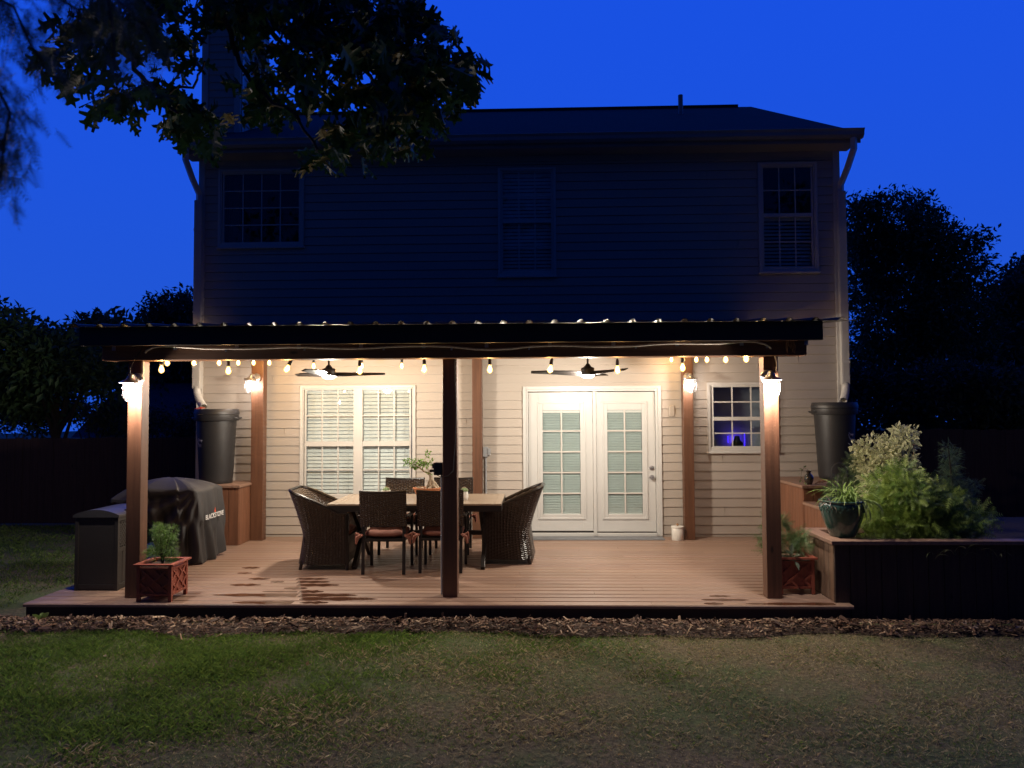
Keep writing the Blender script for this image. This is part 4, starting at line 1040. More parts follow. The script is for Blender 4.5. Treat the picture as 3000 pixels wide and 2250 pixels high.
cx_, cy_ = (gx0+gx1)/2, (gy0+gy1)/2
def interp(x, ks):
    for (a, va), (c, vc) in zip(ks[:-1], ks[1:]):
        if x <= c: t = (x-a)/(c-a); t = max(0, min(1, t)); t = t*t*(3-2*t); return va+(vc-va)*t
    return ks[-1][1]
def coverf(u, v):
    X, Y, s = pper(u)
    ang = s/pl[-1]
    hem = interp(ang, [(0, .86), (.23, .87), (.36, .895), (.435, .88), (.475, .60), (.53, .20), (.62, .175), (.80, .17), (1, .2)])
    if v < .25:   # top, from the middle ridge out to the edge
        w = v/.25; z = 1.145-.08*w**2.6-.03*w*abs(math.sin(ang*14)); r = .05+.95*w
        xx = cx_+(X-cx_)*r; yy = cy_+.12+(Y-cy_-.12)*r
        if X > cx_+.3: z -= .03*w
        if X < cx_-.2: z -= .12*w*w
        return (xx, yy, z)
    w = (v-.25)/.75; zt = 1.145-.08-.03*abs(math.sin(ang*14))-(.03 if X > cx_+.3 else 0)-(.12 if X < cx_-.2 else 0); z = zt+(hem-zt)*w
    d = math.hypot(X-cx_, Y-cy_); nx, ny = (X-cx_)/d, (Y-cy_)/d
    drop = max(0, zt-z); q = min(1, (zt-hem)/.8)
    fold = 1.35*(.030*math.sin(s*21+1.3*math.sin(z*5)+z*3.5)+.018*math.sin(s*43+z*9))*min(1, drop*2.2)*q
    # creases that fan out from the front right corner
    dx = (X-gx1) if Y < cy_ else 0
    a2 = math.atan2(drop+.02, abs(dx)+.03); fan = .045*math.sin(a2*17)*min(1, (abs(dx)+drop)*2)*(1 if -.62 < dx < -.0 else 0)
    pinch = -.07*math.exp(-((X+4.42)/.12)**2)*(1 if Y < cy_ else 0)*w
    fold += fan; fl = .03*w*q-.02*q
    return (X+nx*(fold*.6+fl), Y+ny*(fold+fl+pinch*.3)*1.0, z+.012*math.sin(s*30)*w)
b = MB(); b.grid(150, 48, coverf); co_ = b.build('cover', MT['cover'], gr, True); md = co_.modifiers.new('t', 'SOLIDIFY'); md.thickness = .004
sb = co_.modifiers.new('s', 'SUBSURF'); sb.levels = 1; sb.render_levels = 1
b = MB(); b.box((-4.85, -1.98, .62), (-4.05, -1.46, .98)); b.box((-4.80, -1.95, .30), (-4.10, -1.50, .33)); b.build('griddle_body', MT['black'], gr)
for x in (-4.70, -4.08):
    for y in (-1.93, -1.50): b = MB(); b.box((x-.02, y-.02, DZ), (x+.02, y+.02, .62)); b.build('leg', MT['black'], gr)
Mt = Matrix(((0, 0, 1, -3.893), (1, 0, 0, -1.765), (0, 1, 0, .705), (0, 0, 0, 1)))
lo = text('logo', 'BLACKSTONE', MT['whiteflat'], gr, .50, .058, Mt, .0015)
b = MB(); fl = [(0, 0), (.022, .0), (.026, .02), (.016, .038), (.012, .062), (.004, .04), (-.004, .022)]
b.add([tuple(Mt @ Vector((x_-.012, y_+.034, .001))) for x_, y_ in fl]+[tuple(Mt @ Vector((x_-.012, y_+.034, .0035))) for x_, y_ in fl], [tuple(range(7, 14))]+[(i, (i+1) % 7, 7+(i+1) % 7, 7+i) for i in range(7)])
b.build('flame_emblem', MT['redflat'], gr)

# ================================================================== BIN
bi = thing('storage_bin', 'black resin outdoor bin with lattice side panel and arched lid', 'bin', (-4.635, -3.345, DZ+.001))
bw, bdp, bh = .44, .50, .73
b = MB(); b.box((.012, .012, .0), (bw-.012, bdp-.012, bh-.02))
b.build('bin_body', MT['resin'], bi)
b = MB()
for x in (0, bw-.035):
    for y in (0, bdp-.035): b.box((x, y, 0), (x+.035, y+.035, bh))
for z0, z1 in ((.02, .06), (.38, .42), (bh-.04, bh-.002)):
    if z0 != .38: b.box((.036, .002, z0), (bw-.036, .02, z1))
    b.box((bw-.02, .036, z0), (bw-.002, bdp-.036, z1)); b.box((.002, .036, z0), (.02, bdp-.036, z1))
for i in range(1, 6): b.box((bw-.012, .035+i*.0717-.0015, .06), (bw-.009, .035+i*.0717+.0015, .38))
b.build('frame', MT['resin'], bi, bevel=.003)
b = MB(); y0, y1, z0, z1 = .045, bdp-.045, .43, bh-.05; sp_ = .042
for s in (-1, 1):
    c = -.6
    while c < 1.2:      # clip each diagonal strip to the panel
        ya, yb = y0, y1; za, zb = c+(ya-y0)*1.0, c+(yb-y0)*1.0
        if za < 0: ya += -za; za = 0
        if zb > z1-z0: yb -= zb-(z1-z0); zb = z1-z0
        if yb-ya > .01:
            A = (bw-.0065+s*.0012, ya if s > 0 else y1-(ya-y0), z0+za); B = (bw-.0065+s*.0012, yb if s > 0 else y1-(yb-y0), z0+zb); b.bar(A, B, .004, .016, (0, 1, 0)) if False else b.bar(A, B, .016, .004, (1, 0, 0))
        c += sp_
b.build('lattice', MT['resin'], bi)
b = MB(); n = 14; vs = []; fs = []
for y in (-.015, bdp+.015):
    for i in range(n+1): u = i/n; vs.append((-.015+(bw+.03)*u, y, bh+.022+.055*math.sin(u*PI)**.8))
for i in range(n): fs.append((i, i+1, n+2+i, n+1+i))
k = len(vs); vs += [(-.015, -.015, bh), (bw+.015, -.015, bh), (bw+.015, bdp+.015, bh), (-.015, bdp+.015, bh)]
fs += [tuple([k, k+1]+list(range(n, -1, -1))), tuple([k+2, k+3]+list(range(n+1, 2*n+2))), (k+1, k+2, 2*n+1, n), (k+3, k, 0, n+1), (k, k+3, k+2, k+1)]
b.add(vs, fs); b.build('lid', MT['resinlid'], bi)
b = MB(); b.box((bw-.05, bdp*.4, bh+.042), (bw-.01, bdp*.6, bh+.055)); b.build('lid_handle', MT['black'], bi, bevel=.004)

# ================================================================== RED PLANTERS
def red_planter(label, x, y, kind):
    t = thing('red_planter', label, 'planter', (x, y, DZ), 0, 'small red wooden planter boxes on the deck')
    w, h = .335, .335
    for a in (0, w-.032):
        for c in (0, w-.032): b = MB(); b.box((a, c, 0), (a+.032, c+.032, h-.001)); b.build('leg', MT['redwood'], t, bevel=.002)
    b = MB(); b.box((.014, .014, .05), (w-.014, w-.014, h-.02)); b.build('box', MT['redwood'], t)
    b = MB()
    for k in range(4):
        M = Matrix.Translation((w/2, w/2, 0)) @ Matrix.Rotation(k*PI/2, 4, 'Z') @ Matrix.Translation((-w/2, -w/2, 0))
        X0, X1, Z0_, Z1_ = .033, w-.033, .075, h-.03
        def bar(p, q, e=0): b.bar(tuple(M @ Vector((p[0], .006+e, p[1]))), tuple(M @ Vector((q[0], .006+e, q[1]))), .012, .019, tuple((M.to_3x3() @ Vector((1, 0, .3))))) 
        wd, ht = X1-X0, Z1_-Z0_
        bar((X0, Z0_-.006), (X1, Z0_-.006)); bar((X0, Z1_), (X1, Z1_))
        bar((X0, Z0_), (X1-.0, Z1_), .001); bar((X1, Z0_), (X0, Z1_), .0025)
        bar((X0, Z0_+ht*.52), (X0+wd*.30, Z1_-ht*.16), .0015); bar((X1, Z0_+ht*.48), (X1-wd*.30, Z0_+ht*.18), .0015); bar((X0+wd*.45, Z1_), (X0+wd*.70, Z1_-ht*.28), .003); bar((X0+wd*.50, Z0_), (X0+wd*.28, Z0_+ht*.28), .003)
        bar((X1, Z1_-ht*.45), (X1-wd*.28, Z1_-ht*.16), .003); bar((X0, Z0_+ht*.42), (X0+wd*.28, Z0_+ht*.14), .003)
    b.build('trellis_panel', MT['redwood'], t)
    b = MB(); ring2(b, -.025, w+.025, -.025, w+.025, .05, h, h+.018); b.build('rim', MT['redwood'], t, bevel=.003)
    b = MB(); b.box((.03, .03, h-.06), (w-.03, w-.03, h-.015)); b.build('soil', MT['soil'], t)
    return t
def ring2(mb, x0, x1, y0, y1, w, z0, z1):
    mb.box((x0, y0, z0), (x1, y0+w, z1)); mb.box((x0, y1-w, z0), (x1, y1, z1)); mb.box((x0, y0+w, z0), (x0+w, y1-w, z1)); mb.box((x1-w, y0+w, z0), (x1, y1-w, z1))
red_planter('red lattice planter box with a dense upright shrub by the front left post', -3.765, -3.785, 0)
red_planter('red lattice planter box behind the front right post beside the raised bed', 2.335, -3.43, 1)
def plant(name, label, cat, loc, group=None): return thing(name, label, cat, loc, 0, group)
p = plant('yew_shrub', 'small dense upright green shrub growing in the left red planter', 'shrub', (-3.60, -3.62, DZ+.32))
crown('foliage', [(-.05, 0, .15, .09, .09, .10), (.05, .0, .17, .09, .09, .11), (-.02, 0, .30, .09, .08, .09), (.09, 0, .31, .06, .06, .08), (-.10, 0, .10, .07, .07, .06), (.08, 0, .08, .08, .07, .06), (-.05, .0, .33, .05, .05, .07)], 2300, .034, (.06, .15, .03), (.18, .32, .07), p, FROND, MT['leaf'], shell=.35, outward=.9, seed=6)
b = MB()
for i in range(7): a = rnd.uniform(0, 6.28); b.tube([(0, 0, -.01), (.03*math.cos(a), .03*math.sin(a), .1), (.07*math.cos(a), .06*math.sin(a), .26)], [.007, .005, .002], 5)
b.build('stem', MT['darkbark'], p, True)
p = plant('feathery_shrub', 'feathery light green shrub spilling from the right red planter', 'shrub', (2.50, -3.26, DZ+.32))
crown('foliage', [(-.20, .0, .20, .10, .10, .05), (-.12, 0, .34, .10, .08, .06), (-.2, 0, .08, .10, .1, .04), (.13, .03, .12, .12, .10, .07), (.1, 0, .2, .09, .09, .06), (0, .05, .15, .12, .1, .12), (-.24, 0, .38, .04, .04, .02)], 760, .10, (.09, .19, .07), (.22, .34, .14), p, FROND, MT['leaf'], shell=.2, outward=.9, seed=8)
p = plant('grey_leaf_plant', 'grey-green broad-leaved plant drooping over the rim of the right red planter', 'plant', (2.46, -3.40, DZ+.33))
def fewleaves(parent, items, ca, cb, mat='leaf', templ=LEAF, seed=1, roll=.15):
    rs_ = np.random.RandomState(seed); P_ = np.array([i[:3] for i in items], float); D = np.array([i[3:6] for i in items], float); s = np.array([i[6] for i in items], float)
    V, F, T = instance(templ[0], templ[1], P_, dirmats(D, rs_, roll), s, np.array(ca), np.array(cb), rs=rs_)
    return fast('foliage', V, F, MT[mat], parent, T)
fewleaves(p, [(0, 0, .03, -.6, -.5, .7, .13), (0, 0, .02, .5, -.6, .3, .12), (.02, -.03, .0, .15, -.8, -.8, .12), (0, 0, .02, -.9, -.3, .1, .09), (0, 0, .05, .2, .3, 1, .11), (0, 0, .03, -.2, -.7, .5, .1), (.02, 0, .02, .9, .1, .5, .11)], (.12, .16, .10), (.20, .24, .17), seed=3)

# ================================================================== RAISED BEDS
rb_ = thing('raised_bed', 'long raised wooden planter bed at the right end of the deck', 'raised bed', (0, 0, 0))
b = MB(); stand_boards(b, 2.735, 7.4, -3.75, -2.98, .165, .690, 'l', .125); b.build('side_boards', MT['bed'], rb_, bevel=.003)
b = MB(); stand_boards(b, 2.737, 7.4, -3.745, -2.98, .0, .688, 'f', .14); b.build('front_boards', MT['bedshade'], rb_, bevel=.002)
b = MB(); b.box((2.78, -3.0, .165), (3.32, -2.975, .688)); b.build('back_boards', MT['bed'], rb_)
b = MB(); b.box((7.36, -3.7, .0), (7.39, -1.4, .688)); b.build('end_boards', MT['bed'], rb_)
b = MB(); b.box((2.70, -3.785, .692), (2.84, -2.955, .728)); b.box((2.841, -3.785, .692), (7.42, -3.64, .7275)); b.box((2.841, -3.08, .692), (3.30, -2.955, .7275)); b.build('cap', MT['bedcap'], rb_, bevel=.004)
b = MB(); b.box((2.76, -3.70, .1), (7.34, -3.01, .60)); b.box((3.33, -3.0, .1), (7.33, -1.40, .62)); b.build('soil', MT['soil'], rb_)
tb2 = thing('tiered_bench', 'reddish stepped wooden bench holding the right rain barrel', 'bench', (0, 0, 0))
b = MB(); stand_boards(b, 3.30, 4.75, -1.35, -.02, DZ+.002, .965, 'l', .13); b.build('side_boards', MT['stand'], tb2, bevel=.003)
b = MB(); stand_boards(b, 3.302, 4.75, -1.345, -.02, DZ+.002, .964, 'f', .13); b.build('front_boards', MT['stand'], tb2, bevel=.003)
b = MB(); b.box((3.28, -1.38, .968), (4.78, -.02, 1.004)); b.build('top', MT['bedcap'], tb2, bevel=.004)
b = MB(); stand_boards(b, 3.301, 4.2, -2.95, -1.352, DZ+.002, .772, 'l', .11); b.build('lower_boards', MT['stand'], tb2, bevel=.003)
b = MB(); b.box((3.28, -2.95, .775), (3.44, -1.383, .81)); b.build('lower_top', MT['bedcap'], tb2, bevel=.004)
b = MB(); b.box((3.33, -1.32, .17), (4.72, -.04, .96)); b.build('core', MT['black'], tb2)

# big green pot with spider plant
po = thing('glazed_pot', 'large dark green glazed pot on the corner of the raised bed', 'pot', (2.915, -3.50, .7285))
b = MB(); b.lathe([(0, 0), (.105, 0), (.118, .01), (.15, .09), (.185, .19), (.203, .27), (.205, .30), (.200, .318), (.210, .326), (.213, .338), (.205, .345), (.192, .342), (.186, .31), (.17, .29), (0, .29)], n=48, cap1=False); pb = b.build('pot_body', MT['glaze'], po, True)
b = MB()
for s in (-1, 1):
    for k in range(34):
        pts = []
        for i in range(5): zz = .235+.062*i/4; r = .1925+.0115*min(1, (zz-.225)/.05)+.0015; a = 2*PI*k/34+s*.11*i/4*2; pts.append((r*math.cos(a), r*math.sin(a), zz))
        b.tube(pts, .0022, 4)
b.build('relief_pattern', MT['glaze'], pb, True)
def strap(name, parent, n, base, L0, L1, up, wid, ca, cb, seed, r0=.04, sides=None, droop=1.0):
    rs_ = np.random.RandomState(seed); V = []; F = []; T = []; K = 9
    for i in range(n):
        a = rs_.uniform(0, 2*PI) if sides is None else rs_.uniform(*sides); Ln = rs_.uniform(L0, L1); e = rs_.uniform(*up); w = wid*rs_.uniform(.7, 1.2)
        p = np.array([base[0]+r0*rs_.uniform(-1, 1), base[1]+r0*rs_.uniform(-1, 1), base[2]], float); th = e; c = np.array(ca)+(np.array(cb)-np.array(ca))*rs_.uniform(); c = c*rs_.uniform(.75, 1.2)
        o = len(V); side = np.array([-math.sin(a), math.cos(a), 0])
        for k in range(K+1):
            u = k/K; ww = w*(math.sin(min(1, u*3+.25)*PI/2))*(1-u**3)**.8+.0004
            V += [p-side*ww, p+np.array([0, 0, -ww*.35]), p+side*ww]; edge = c*.9+np.array([.10, .12, .06]); T += [edge, c*.8, edge]
            p = p+np.array([math.cos(a)*math.cos(th), math.sin(a)*math.cos(th), math.sin(th)])*Ln/K; th -= droop*(.12+.22*u)*rs_.uniform(.7, 1.4)
        for k in range(K):
            q = o+3*k; F += [(q, q+1, q+4, q+3), (q+1, q+2, q+5, q+4)]
    return fast(name, np.array(V), np.array(F), MT['leaf'], parent, np.clip(np.array(T), 0, 1))
sp2 = plant('spider_plant', 'bright green spider plant with arching leaves in the green glazed pot', 'plant', (2.95, -3.50, .728+.30))
strap('foliage', sp2, 75, (.02, 0, 0), .24, .44, (.55, 1.5), .0075, (.15, .26, .04), (.30, .42, .10), 3, .05)
strap('foliage', sp2, 16, (.10, -.08, .02), .22, .38, (.1, .7), .0075, (.22, .30, .06), (.34, .44, .14), 5, .03, (-1.9, -.2), 1.7)
sp3 = plant('purple_plant', 'small dusky purple plant at the left side of the green glazed pot', 'plant', (2.80, -3.56, .728+.30))
strap('foliage', sp3, 34, (0, 0, 0), .08, .15, (.3, 1.4), .008, (.10, .055, .06), (.20, .13, .13), 9, .035)
b = MB(); a = [(-.075*math.cos(i/12*PI)+.0, 0, .30+.09*math.sin(i/12*PI)) for i in range(13)]; b.tube([(-.075, 0, -.02)]+a+[(.075, 0, -.02)], .0028, 6)
for i in range(6): b.tube([(-.07+.02*i, rnd.uniform(-.02, .02), .0), (rnd.uniform(-.06, .06), rnd.uniform(-.05, .05), rnd.uniform(.22, .34))], .0022, 5)
o = b.build('wire_hoop', MT['darkmetal'], smooth=True, loc=(2.91, -3.46, 1.03)); tag(o, 'thin wire hoop support standing in the green glazed pot', 'plant support')

va = thing('vase', 'small brown glazed vase on the tiered bench beside the rain barrel', 'vase', (3.42, -1.22, 1.0045))
b = MB(); b.lathe([(0, 0), (.036, 0), (.040, .01), (.056, .05), (.058, .085), (.045, .115), (.026, .135), (.025, .15), (.037, .17), (.035, .172), (.022, .15), (.02, .12)], n=30, cap1=False); b.build('vase_body', MT['darkglass'], va, True)
iv = plant('trailing_sprig', 'trailing green sprig hanging from the small brown vase', 'plant', (3.42, -1.22, 1.0045))
b = MB(); b.tube([(0, 0, .12), (-.02, -.02, .19), (-.07, -.03, .21), (-.10, -.03, .16), (-.11, -.03, .06), (-.08, -.04, .03)], .0022, 5); b.build('stem', MT['darkbark'], iv, True)
fewleaves(iv, [(-.06, -.03, .21, -.3, -.6, .5, .05), (-.09, -.03, .19, -.8, -.3, .2, .05), (-.11, -.03, .15, -.7, -.5, -.5, .055), (-.11, -.03, .10, .2, -.6, -.6, .045), (-.11, -.03, .06, -.5, -.5, -.7, .05), (-.08, -.04, .03, .5, -.4, -.5, .055), (-.05, -.03, .21, 0, -.4, .8, .04), (-.10, -.03, .17, .3, -.4, .7, .04)], (.10, .16, .06), (.18, .26, .10), seed=8, roll=.3)
b = MB()
for p_, q_ in (((0, 0, 0), (.11, .02, .012)), ((.02, .01, .01), (.13, -.03, .03)), ((.05, 0, .01), (.14, .05, .02))): b.tube([p_, ((p_[0]+q_[0])/2, q_[1], q_[2]+.015), q_], .006, 6)
tag(b.build('driftwood', MT['root'], smooth=True, loc=(3.50, -1.22, 1.012)), 'bit of pale driftwood lying right of the brown vase', 'driftwood')

# shrubs of the raised bed
def blobsat(lst, y, dy=.25):
    o = []
    for px, py, rpx in lst:
        yy = y+rnd.uniform(-dy, dy)*.5; x, z = at(px, py, yy); r = rpx*(yy+10.8)/FP; o.append((x, yy, z, r, max(r*.8, dy*.6), r))
    return o
def rel(bl, c): return [(a-c[0], b_-c[1], d-c[2], r, s, t) for a, b_, d, r, s, t in bl]
def stems(parent, pts, r, seed=2, mat='darkbark', name='stem'):
    b = MB(); q = random.Random(seed)
    for p_ in pts:
        m_ = (p_[0]*.4+q.uniform(-.03, .03), p_[1]*.5, p_[2]*.5); b.tube([(q.uniform(-.02, .02), 0, 0), m_, p_], [r, r*.7, r*.25], 6)
    return b.build(name, MT[mat], parent, True)
c = (3.92, -2.05, .62)
p = plant('variegated_shrub', 'tall cream-edged variegated shrub behind the green shrub in the raised bed', 'shrub', c)
bl = rel(blobsat([(2540, 1340, 34), (2590, 1330, 42), (2640, 1350, 40), (2560, 1400, 40), (2620, 1420, 45), (2520, 1310, 18), (2558, 1285, 14), (2530, 1370, 24), (2650, 1285, 24), (2640, 1262, 14), (2668, 1262, 14), (2665, 1300, 16), (2590, 1460, 40), (2550, 1450, 34), (2688, 1400, 18), (2605, 1290, 16), (2655, 1380, 36), (2570, 1500, 34), (2620, 1310, 22)], -2.05, .4), c)
LV = (np.array([(0, 0, 0), (.25, .17, .03), (.65, .20, .03), (1, 0, -.04), (.65, -.20, .03), (.25, -.17, .03), (.30, 0, .0), (.72, 0, .0)]), np.array([(0, 6, 1, 0), (0, 5, 6, 0), (1, 6, 7, 2), (6, 5, 4, 7), (2, 7, 3, 2), (7, 4, 3, 7)]))
LV = (LV[0], np.array([(0, 6, 1), (0, 5, 6), (1, 6, 7), (1, 7, 2), (6, 5, 4), (6, 4, 7), (2, 7, 3), (7, 4, 3)]))
crown('foliage', bl, 3600, .058, (.07, .13, .035), (.12, .19, .06), p, LV, MT['leaf'], shell=.25, outward=.9, edge=(np.array([.8, .95, .95, .9, .95, .95, .1, .15]), (.80, .77, .46)), seed=12)
stems(p, [(b_[0]*.9, b_[1]*.9, b_[2]) for b_ in bl[:12]], .014)
c = (4.0, -3.15, .62)
p = plant('cypress_shrub', 'wide feathery yellow-green cypress shrub filling the raised bed', 'shrub', c)
bl = rel(blobsat([(2550, 1500, 40), (2600, 1470, 40), (2650, 1440, 42), (2640, 1390, 24), (2620, 1540, 50), (2680, 1520, 50), (2700, 1470, 40), (2740, 1540, 45), (2760, 1490, 26), (2790, 1540, 30), (2745, 1440, 12), (2765, 1445, 10), (2790, 1450, 10), (2800, 1500, 20), (2830, 1530, 20), (2840, 1490, 10), (2855, 1515, 10), (2870, 1508, 8), (2560, 1545, 30), (2690, 1430, 24), (2830, 1555, 26), (2580, 1420, 22)], -3.15, .5), c)
crown('foliage', bl, 3400, .13, (.08, .16, .03), (.30, .40, .08), p, STIFF, MT['leaf'], shell=.3, outward=1.0, seed=14)
stems(p, [(b_[0]*.8, b_[1]*.8, b_[2]*.8) for b_ in bl[:14]], .016)
c = (5.02, -1.5, .5)
p = plant('young_conifer', 'narrow dark young conifer standing right of the cypress shrub', 'conifer', c)
bl = rel(blobsat([(2780, 1310, 10), (2782, 1335, 16), (2785, 1365, 22), (2785, 1400, 28), (2790, 1440, 32), (2800, 1480, 40), (2830, 1450, 26), (2850, 1420, 16), (2840, 1490, 30)], -1.5, .3), c)
crown('foliage', bl, 2600, .085, (.09, .17, .08), (.19, .27, .14), p, NEEDLE, MT['leaf'], shell=.2, outward=.9, seed=15)
stems(p, [(-.02, 0, 1.0)], .02)
for i, (cx, cy, nm, lst, lab) in enumerate((
        (4.6, -1.0, 'dark_bush', [(2700, 1440, 26), (2730, 1420, 24), (2740, 1460, 26), (2720, 1490, 30), (2760, 1420, 14)], 'low dark bush between the variegated shrub and the young conifer'),
        (3.7, -1.7, 'dark_bush', [(2490, 1400, 30), (2510, 1440, 30), (2480, 1440, 28), (2520, 1380, 20), (2500, 1350, 10), (2460, 1420, 22), (2440, 1440, 16)], 'dark feathery bush in front of the right rain barrel'))):
    c = (cx, cy, .6); p = plant(nm, lab, 'bush', c); bl = rel(blobsat(lst, cy, .3), c)
    crown('foliage', bl, 1000, .09, (.05, .09, .04), (.11, .16, .07), p, STIFF, MT['leaf'], shell=.2, outward=1.0, seed=20+i)
    stems(p, [(b_[0]*.8, b_[1]*.8, b_[2]*.8) for b_ in bl[:4]], .012, i)
p = plant('strappy_plant', 'low grassy plant at the foot of the green pot in the raised bed', 'plant', (3.28, -3.30, .61))
strap('foliage', p, 60, (0, 0, 0), .14, .26, (.5, 1.5), .005, (.08, .14, .04), (.22, .24, .10), 31, .08)
p = plant('strappy_plant', 'low dry grassy tuft along the front cap of the raised bed, under the cypress shrub', 'plant', (3.95, -3.50, .60))
strap('foliage', p, 90, (0, 0, 0), .10, .22, (.4, 1.5), .004, (.10, .13, .05), (.26, .23, .12), 33, .35)
x, z = at(2678, 1274, -1.75); x2, z2 = at(2672, 1345, -1.75)
b = MB(); b.bar((x-.01, -1.75, .62), (x, -1.75, z), .022, .018); b.box((x-.085, -1.765, z-.145), (x+.045, -1.735, z-.118)); tag(b.build('wooden_cross', MT['cross']), 'thin brown wooden cross standing behind the variegated shrub', 'cross')

# canister, mat, weed
ca = thing('canister', 'white lidded canister with a round wooden knob by the rear right post', 'canister', (1.945, -.30, DZ))
b = MB(); b.lathe([(0, 0), (.078, 0), (.082, .006), (.082, .165), (.078, .17)], n=36); b.build('canister_body', MT['whitepot'], ca, True)
b = MB(); b.lathe([(0, .1705), (.087, .1705), (.088, .185), (.082, .192), (0, .196)], n=36); b.build('lid', MT['whitepot'], ca, True)
b = MB(); b.lathe([(0, .196), (.010, .197), (.018, .208), (.016, .222), (0, .228)], n=18); b.build('knob', MT['root'], ca, True)
b = MB(); b.tube([(.083, 0, .14), (.115, -.02, .13), (.118, -.03, .08), (.11, -.03, .05)], .004, 6); b.build('bail_handle', MT['darkmetal'], ca, True)
b = MB(); b.box((-.12, -.335, DZ+.0005), (1.77, -.075, DZ+.014)); tag(b.build('door_mat', MT['mat'], bevel=.004), 'long grey rubber door mat in front of the patio doors', 'door mat')
wx, wy = flo(122, 1822, .03)
p = plant('seedling', 'small round-leaved green seedling in the mulch at the left end of the deck', 'seedling', (wx, wy, .02))
fewleaves(p, [(0, 0, .03, -.5, -.5, .6, .10), (.01, 0, .03, .6, -.3, .8, .10), (0, 0, .03, .1, -.8, .35, .085), (0, 0, .03, -.2, .5, .8, .07)], (.14, .22, .05), (.22, .32, .08), seed=4, templ=(np.array([(0, 0, 0), (.35, .38, .05), (.8, .3, .05), (1, 0, -.02), (.8, -.3, .05), (.35, -.38, .05)]), np.array([(0, 1, 2, 3), (0, 3, 4, 5)])))

# ================================================================== BACKGROUND
def fence(name, label, x0, x1, y, h, seed, y2=None):
    t = thing(name, label, 'fence', (0, 0, 0)); q = random.Random(seed); b = MB(); x = x0
    while x < x1:
        hh = h+q.uniform(-.012, .012); e = q.uniform(-.004, .004); b.box((x+.003, y+e, .02), (x+.137, y+.018+e, hh)); x += .14
    b.build('boards', MT['fence'], t)
    x = x0
    while x < x1+.1: b = MB(); b.box((x, y+.02, 0), (x+.09, y+.11, h+.02)); b.build('fence_post', MT['fence'], t); x += 2.4
    for zz in (.3, h-.35): b = MB(); b.box((x0, y+.0185, zz), (x1, y+.058, zz+.09)); b.build('rail', MT['fence'], t)
fence('board_fence', 'dark board fence behind the lawn left of the house', -22, -5.0, 2.3, 1.52, 3)
fence('board_fence', 'dark board fence right of the house behind the raised bed', 4.45, 22, 2.2, 1.6, 4)
# gate latch hardware seen on the left fence
def tree(name, label, cat, c, blobs, n, size, ca, cb, trunk, seed, templ=LEAF, clump=0, shell=.35, group='trees beyond the fences'):
    t = thing(name, label, cat, c, 0, group)
    bl = [(b_[0]-c[0], b_[1]-c[1], b_[2]-c[2], *b_[3:]) for b_ in blobs]
    crown('crown', bl, n, size, ca, cb, t, templ, MT['leafdark'], shell, .5, seed=seed, clump=clump)
    r_ = random.Random(seed); b = MB(); h = trunk[1]; b.tube([(0, 0, 0), (.05*h*.2, 0, h*.35), (-.02*h, 0, h*.7), (0, 0, h)], [trunk[0], trunk[0]*.75, trunk[0]*.55, trunk[0]*.2], 9)
    for q in r_.sample(bl, min(9, len(bl))):
        s = r_.uniform(.35, .75)*h; b.tube([(0, 0, s), (q[0]*.45, q[1]*.45, s+(q[2]-s)*.6), (q[0]*.85, q[1]*.85, q[2])], [trunk[0]*.4, trunk[0]*.22, trunk[0]*.06], 6)
    b.build('trunk', MT['darkbark'], t, True); return t
def pxb(lst, y, dy=1.2):
    o = []
    for px, py, rp in lst:
        yy = y+rnd.uniform(-dy, dy); x, z = at(px, py, yy); r = 1.08*rp*(yy+10.8)/FP; o.append((x, yy, z, r, r, r*.9))
    return o
GA, GB = (.035, .075, .032), (.075, .13, .055)
bl = pxb([(2510, 640, 55), (2590, 610, 40), (2560, 720, 70), (2640, 690, 75), (2680, 610, 45), (2720, 720, 80), (2640, 800, 95), (2780, 800, 75), (2840, 880, 60), (2540, 850, 80), (2720, 900, 95), (2820, 960, 75), (2600, 960, 90), (2860, 760, 38), (2740, 1010, 80), (2660, 1060, 80), (2550, 1060, 80), (2850, 1040, 60), (2500, 740, 50), (2870, 700, 18), (2800, 700, 40), (2750, 640, 25)], 12, 1.5)
tree('broad_tree', 'tall dark bushy tree rising right of the house', 'tree', (11.5, 12, 0), bl, 42000, .15, GA, GB, (.35, 6), 41, clump=14, shell=.3)
bl = pxb([(2960, 850, 45), (3010, 820, 60), (2930, 900, 40), (2990, 930, 70), (2950, 1000, 60), (3030, 1000, 80), (2900, 1060, 60), (2980, 1090, 80), (3060, 900, 70)], 17, 1)
tree('broad_tree', 'lower tree at the right edge, beyond the tall bushy one', 'tree', (18.5, 17, 0), bl, 13000, .24, (.025, .055, .035), (.055, .10, .065), (.3, 5), 42, clump=12)
bl = pxb([(2500, 1140, 60), (2580, 1160, 60), (2660, 1150, 60), (2740, 1130, 70), (2820, 1140, 70), (2900, 1150, 70), (2980, 1160, 70), (2620, 1230, 50), (2730, 1230, 60), (2840, 1230, 60), (2940, 1250, 50), (3030, 1230, 60), (2500, 1230, 45)], 6.5, 1)
tree('understory_bush', 'dark hedge-like bushes behind the right fence', 'bush', (9.5, 6.5, 0), bl, 17000, .15, (.02, .04, .024), (.05, .08, .045), (.1, 1.6), 43, clump=10)
bl = pxb([(20, 985, 50), (90, 1000, 50), (160, 1020, 40), (60, 1040, 80), (170, 1060, 80), (30, 1130, 80), (120, 1160, 70), (240, 1080, 60), (230, 1040, 30), (300, 1110, 50), (290, 1060, 26), (10, 935, 26)], 3.3, .7)
tree('large_leaf_tree', 'large-leaved tree overhanging the fence at the left edge', 'tree', (-9.2, 3.4, 0), bl, 9500, .16, (.03, .07, .025), (.06, .12, .04), (.12, 2.6), 44, clump=6)
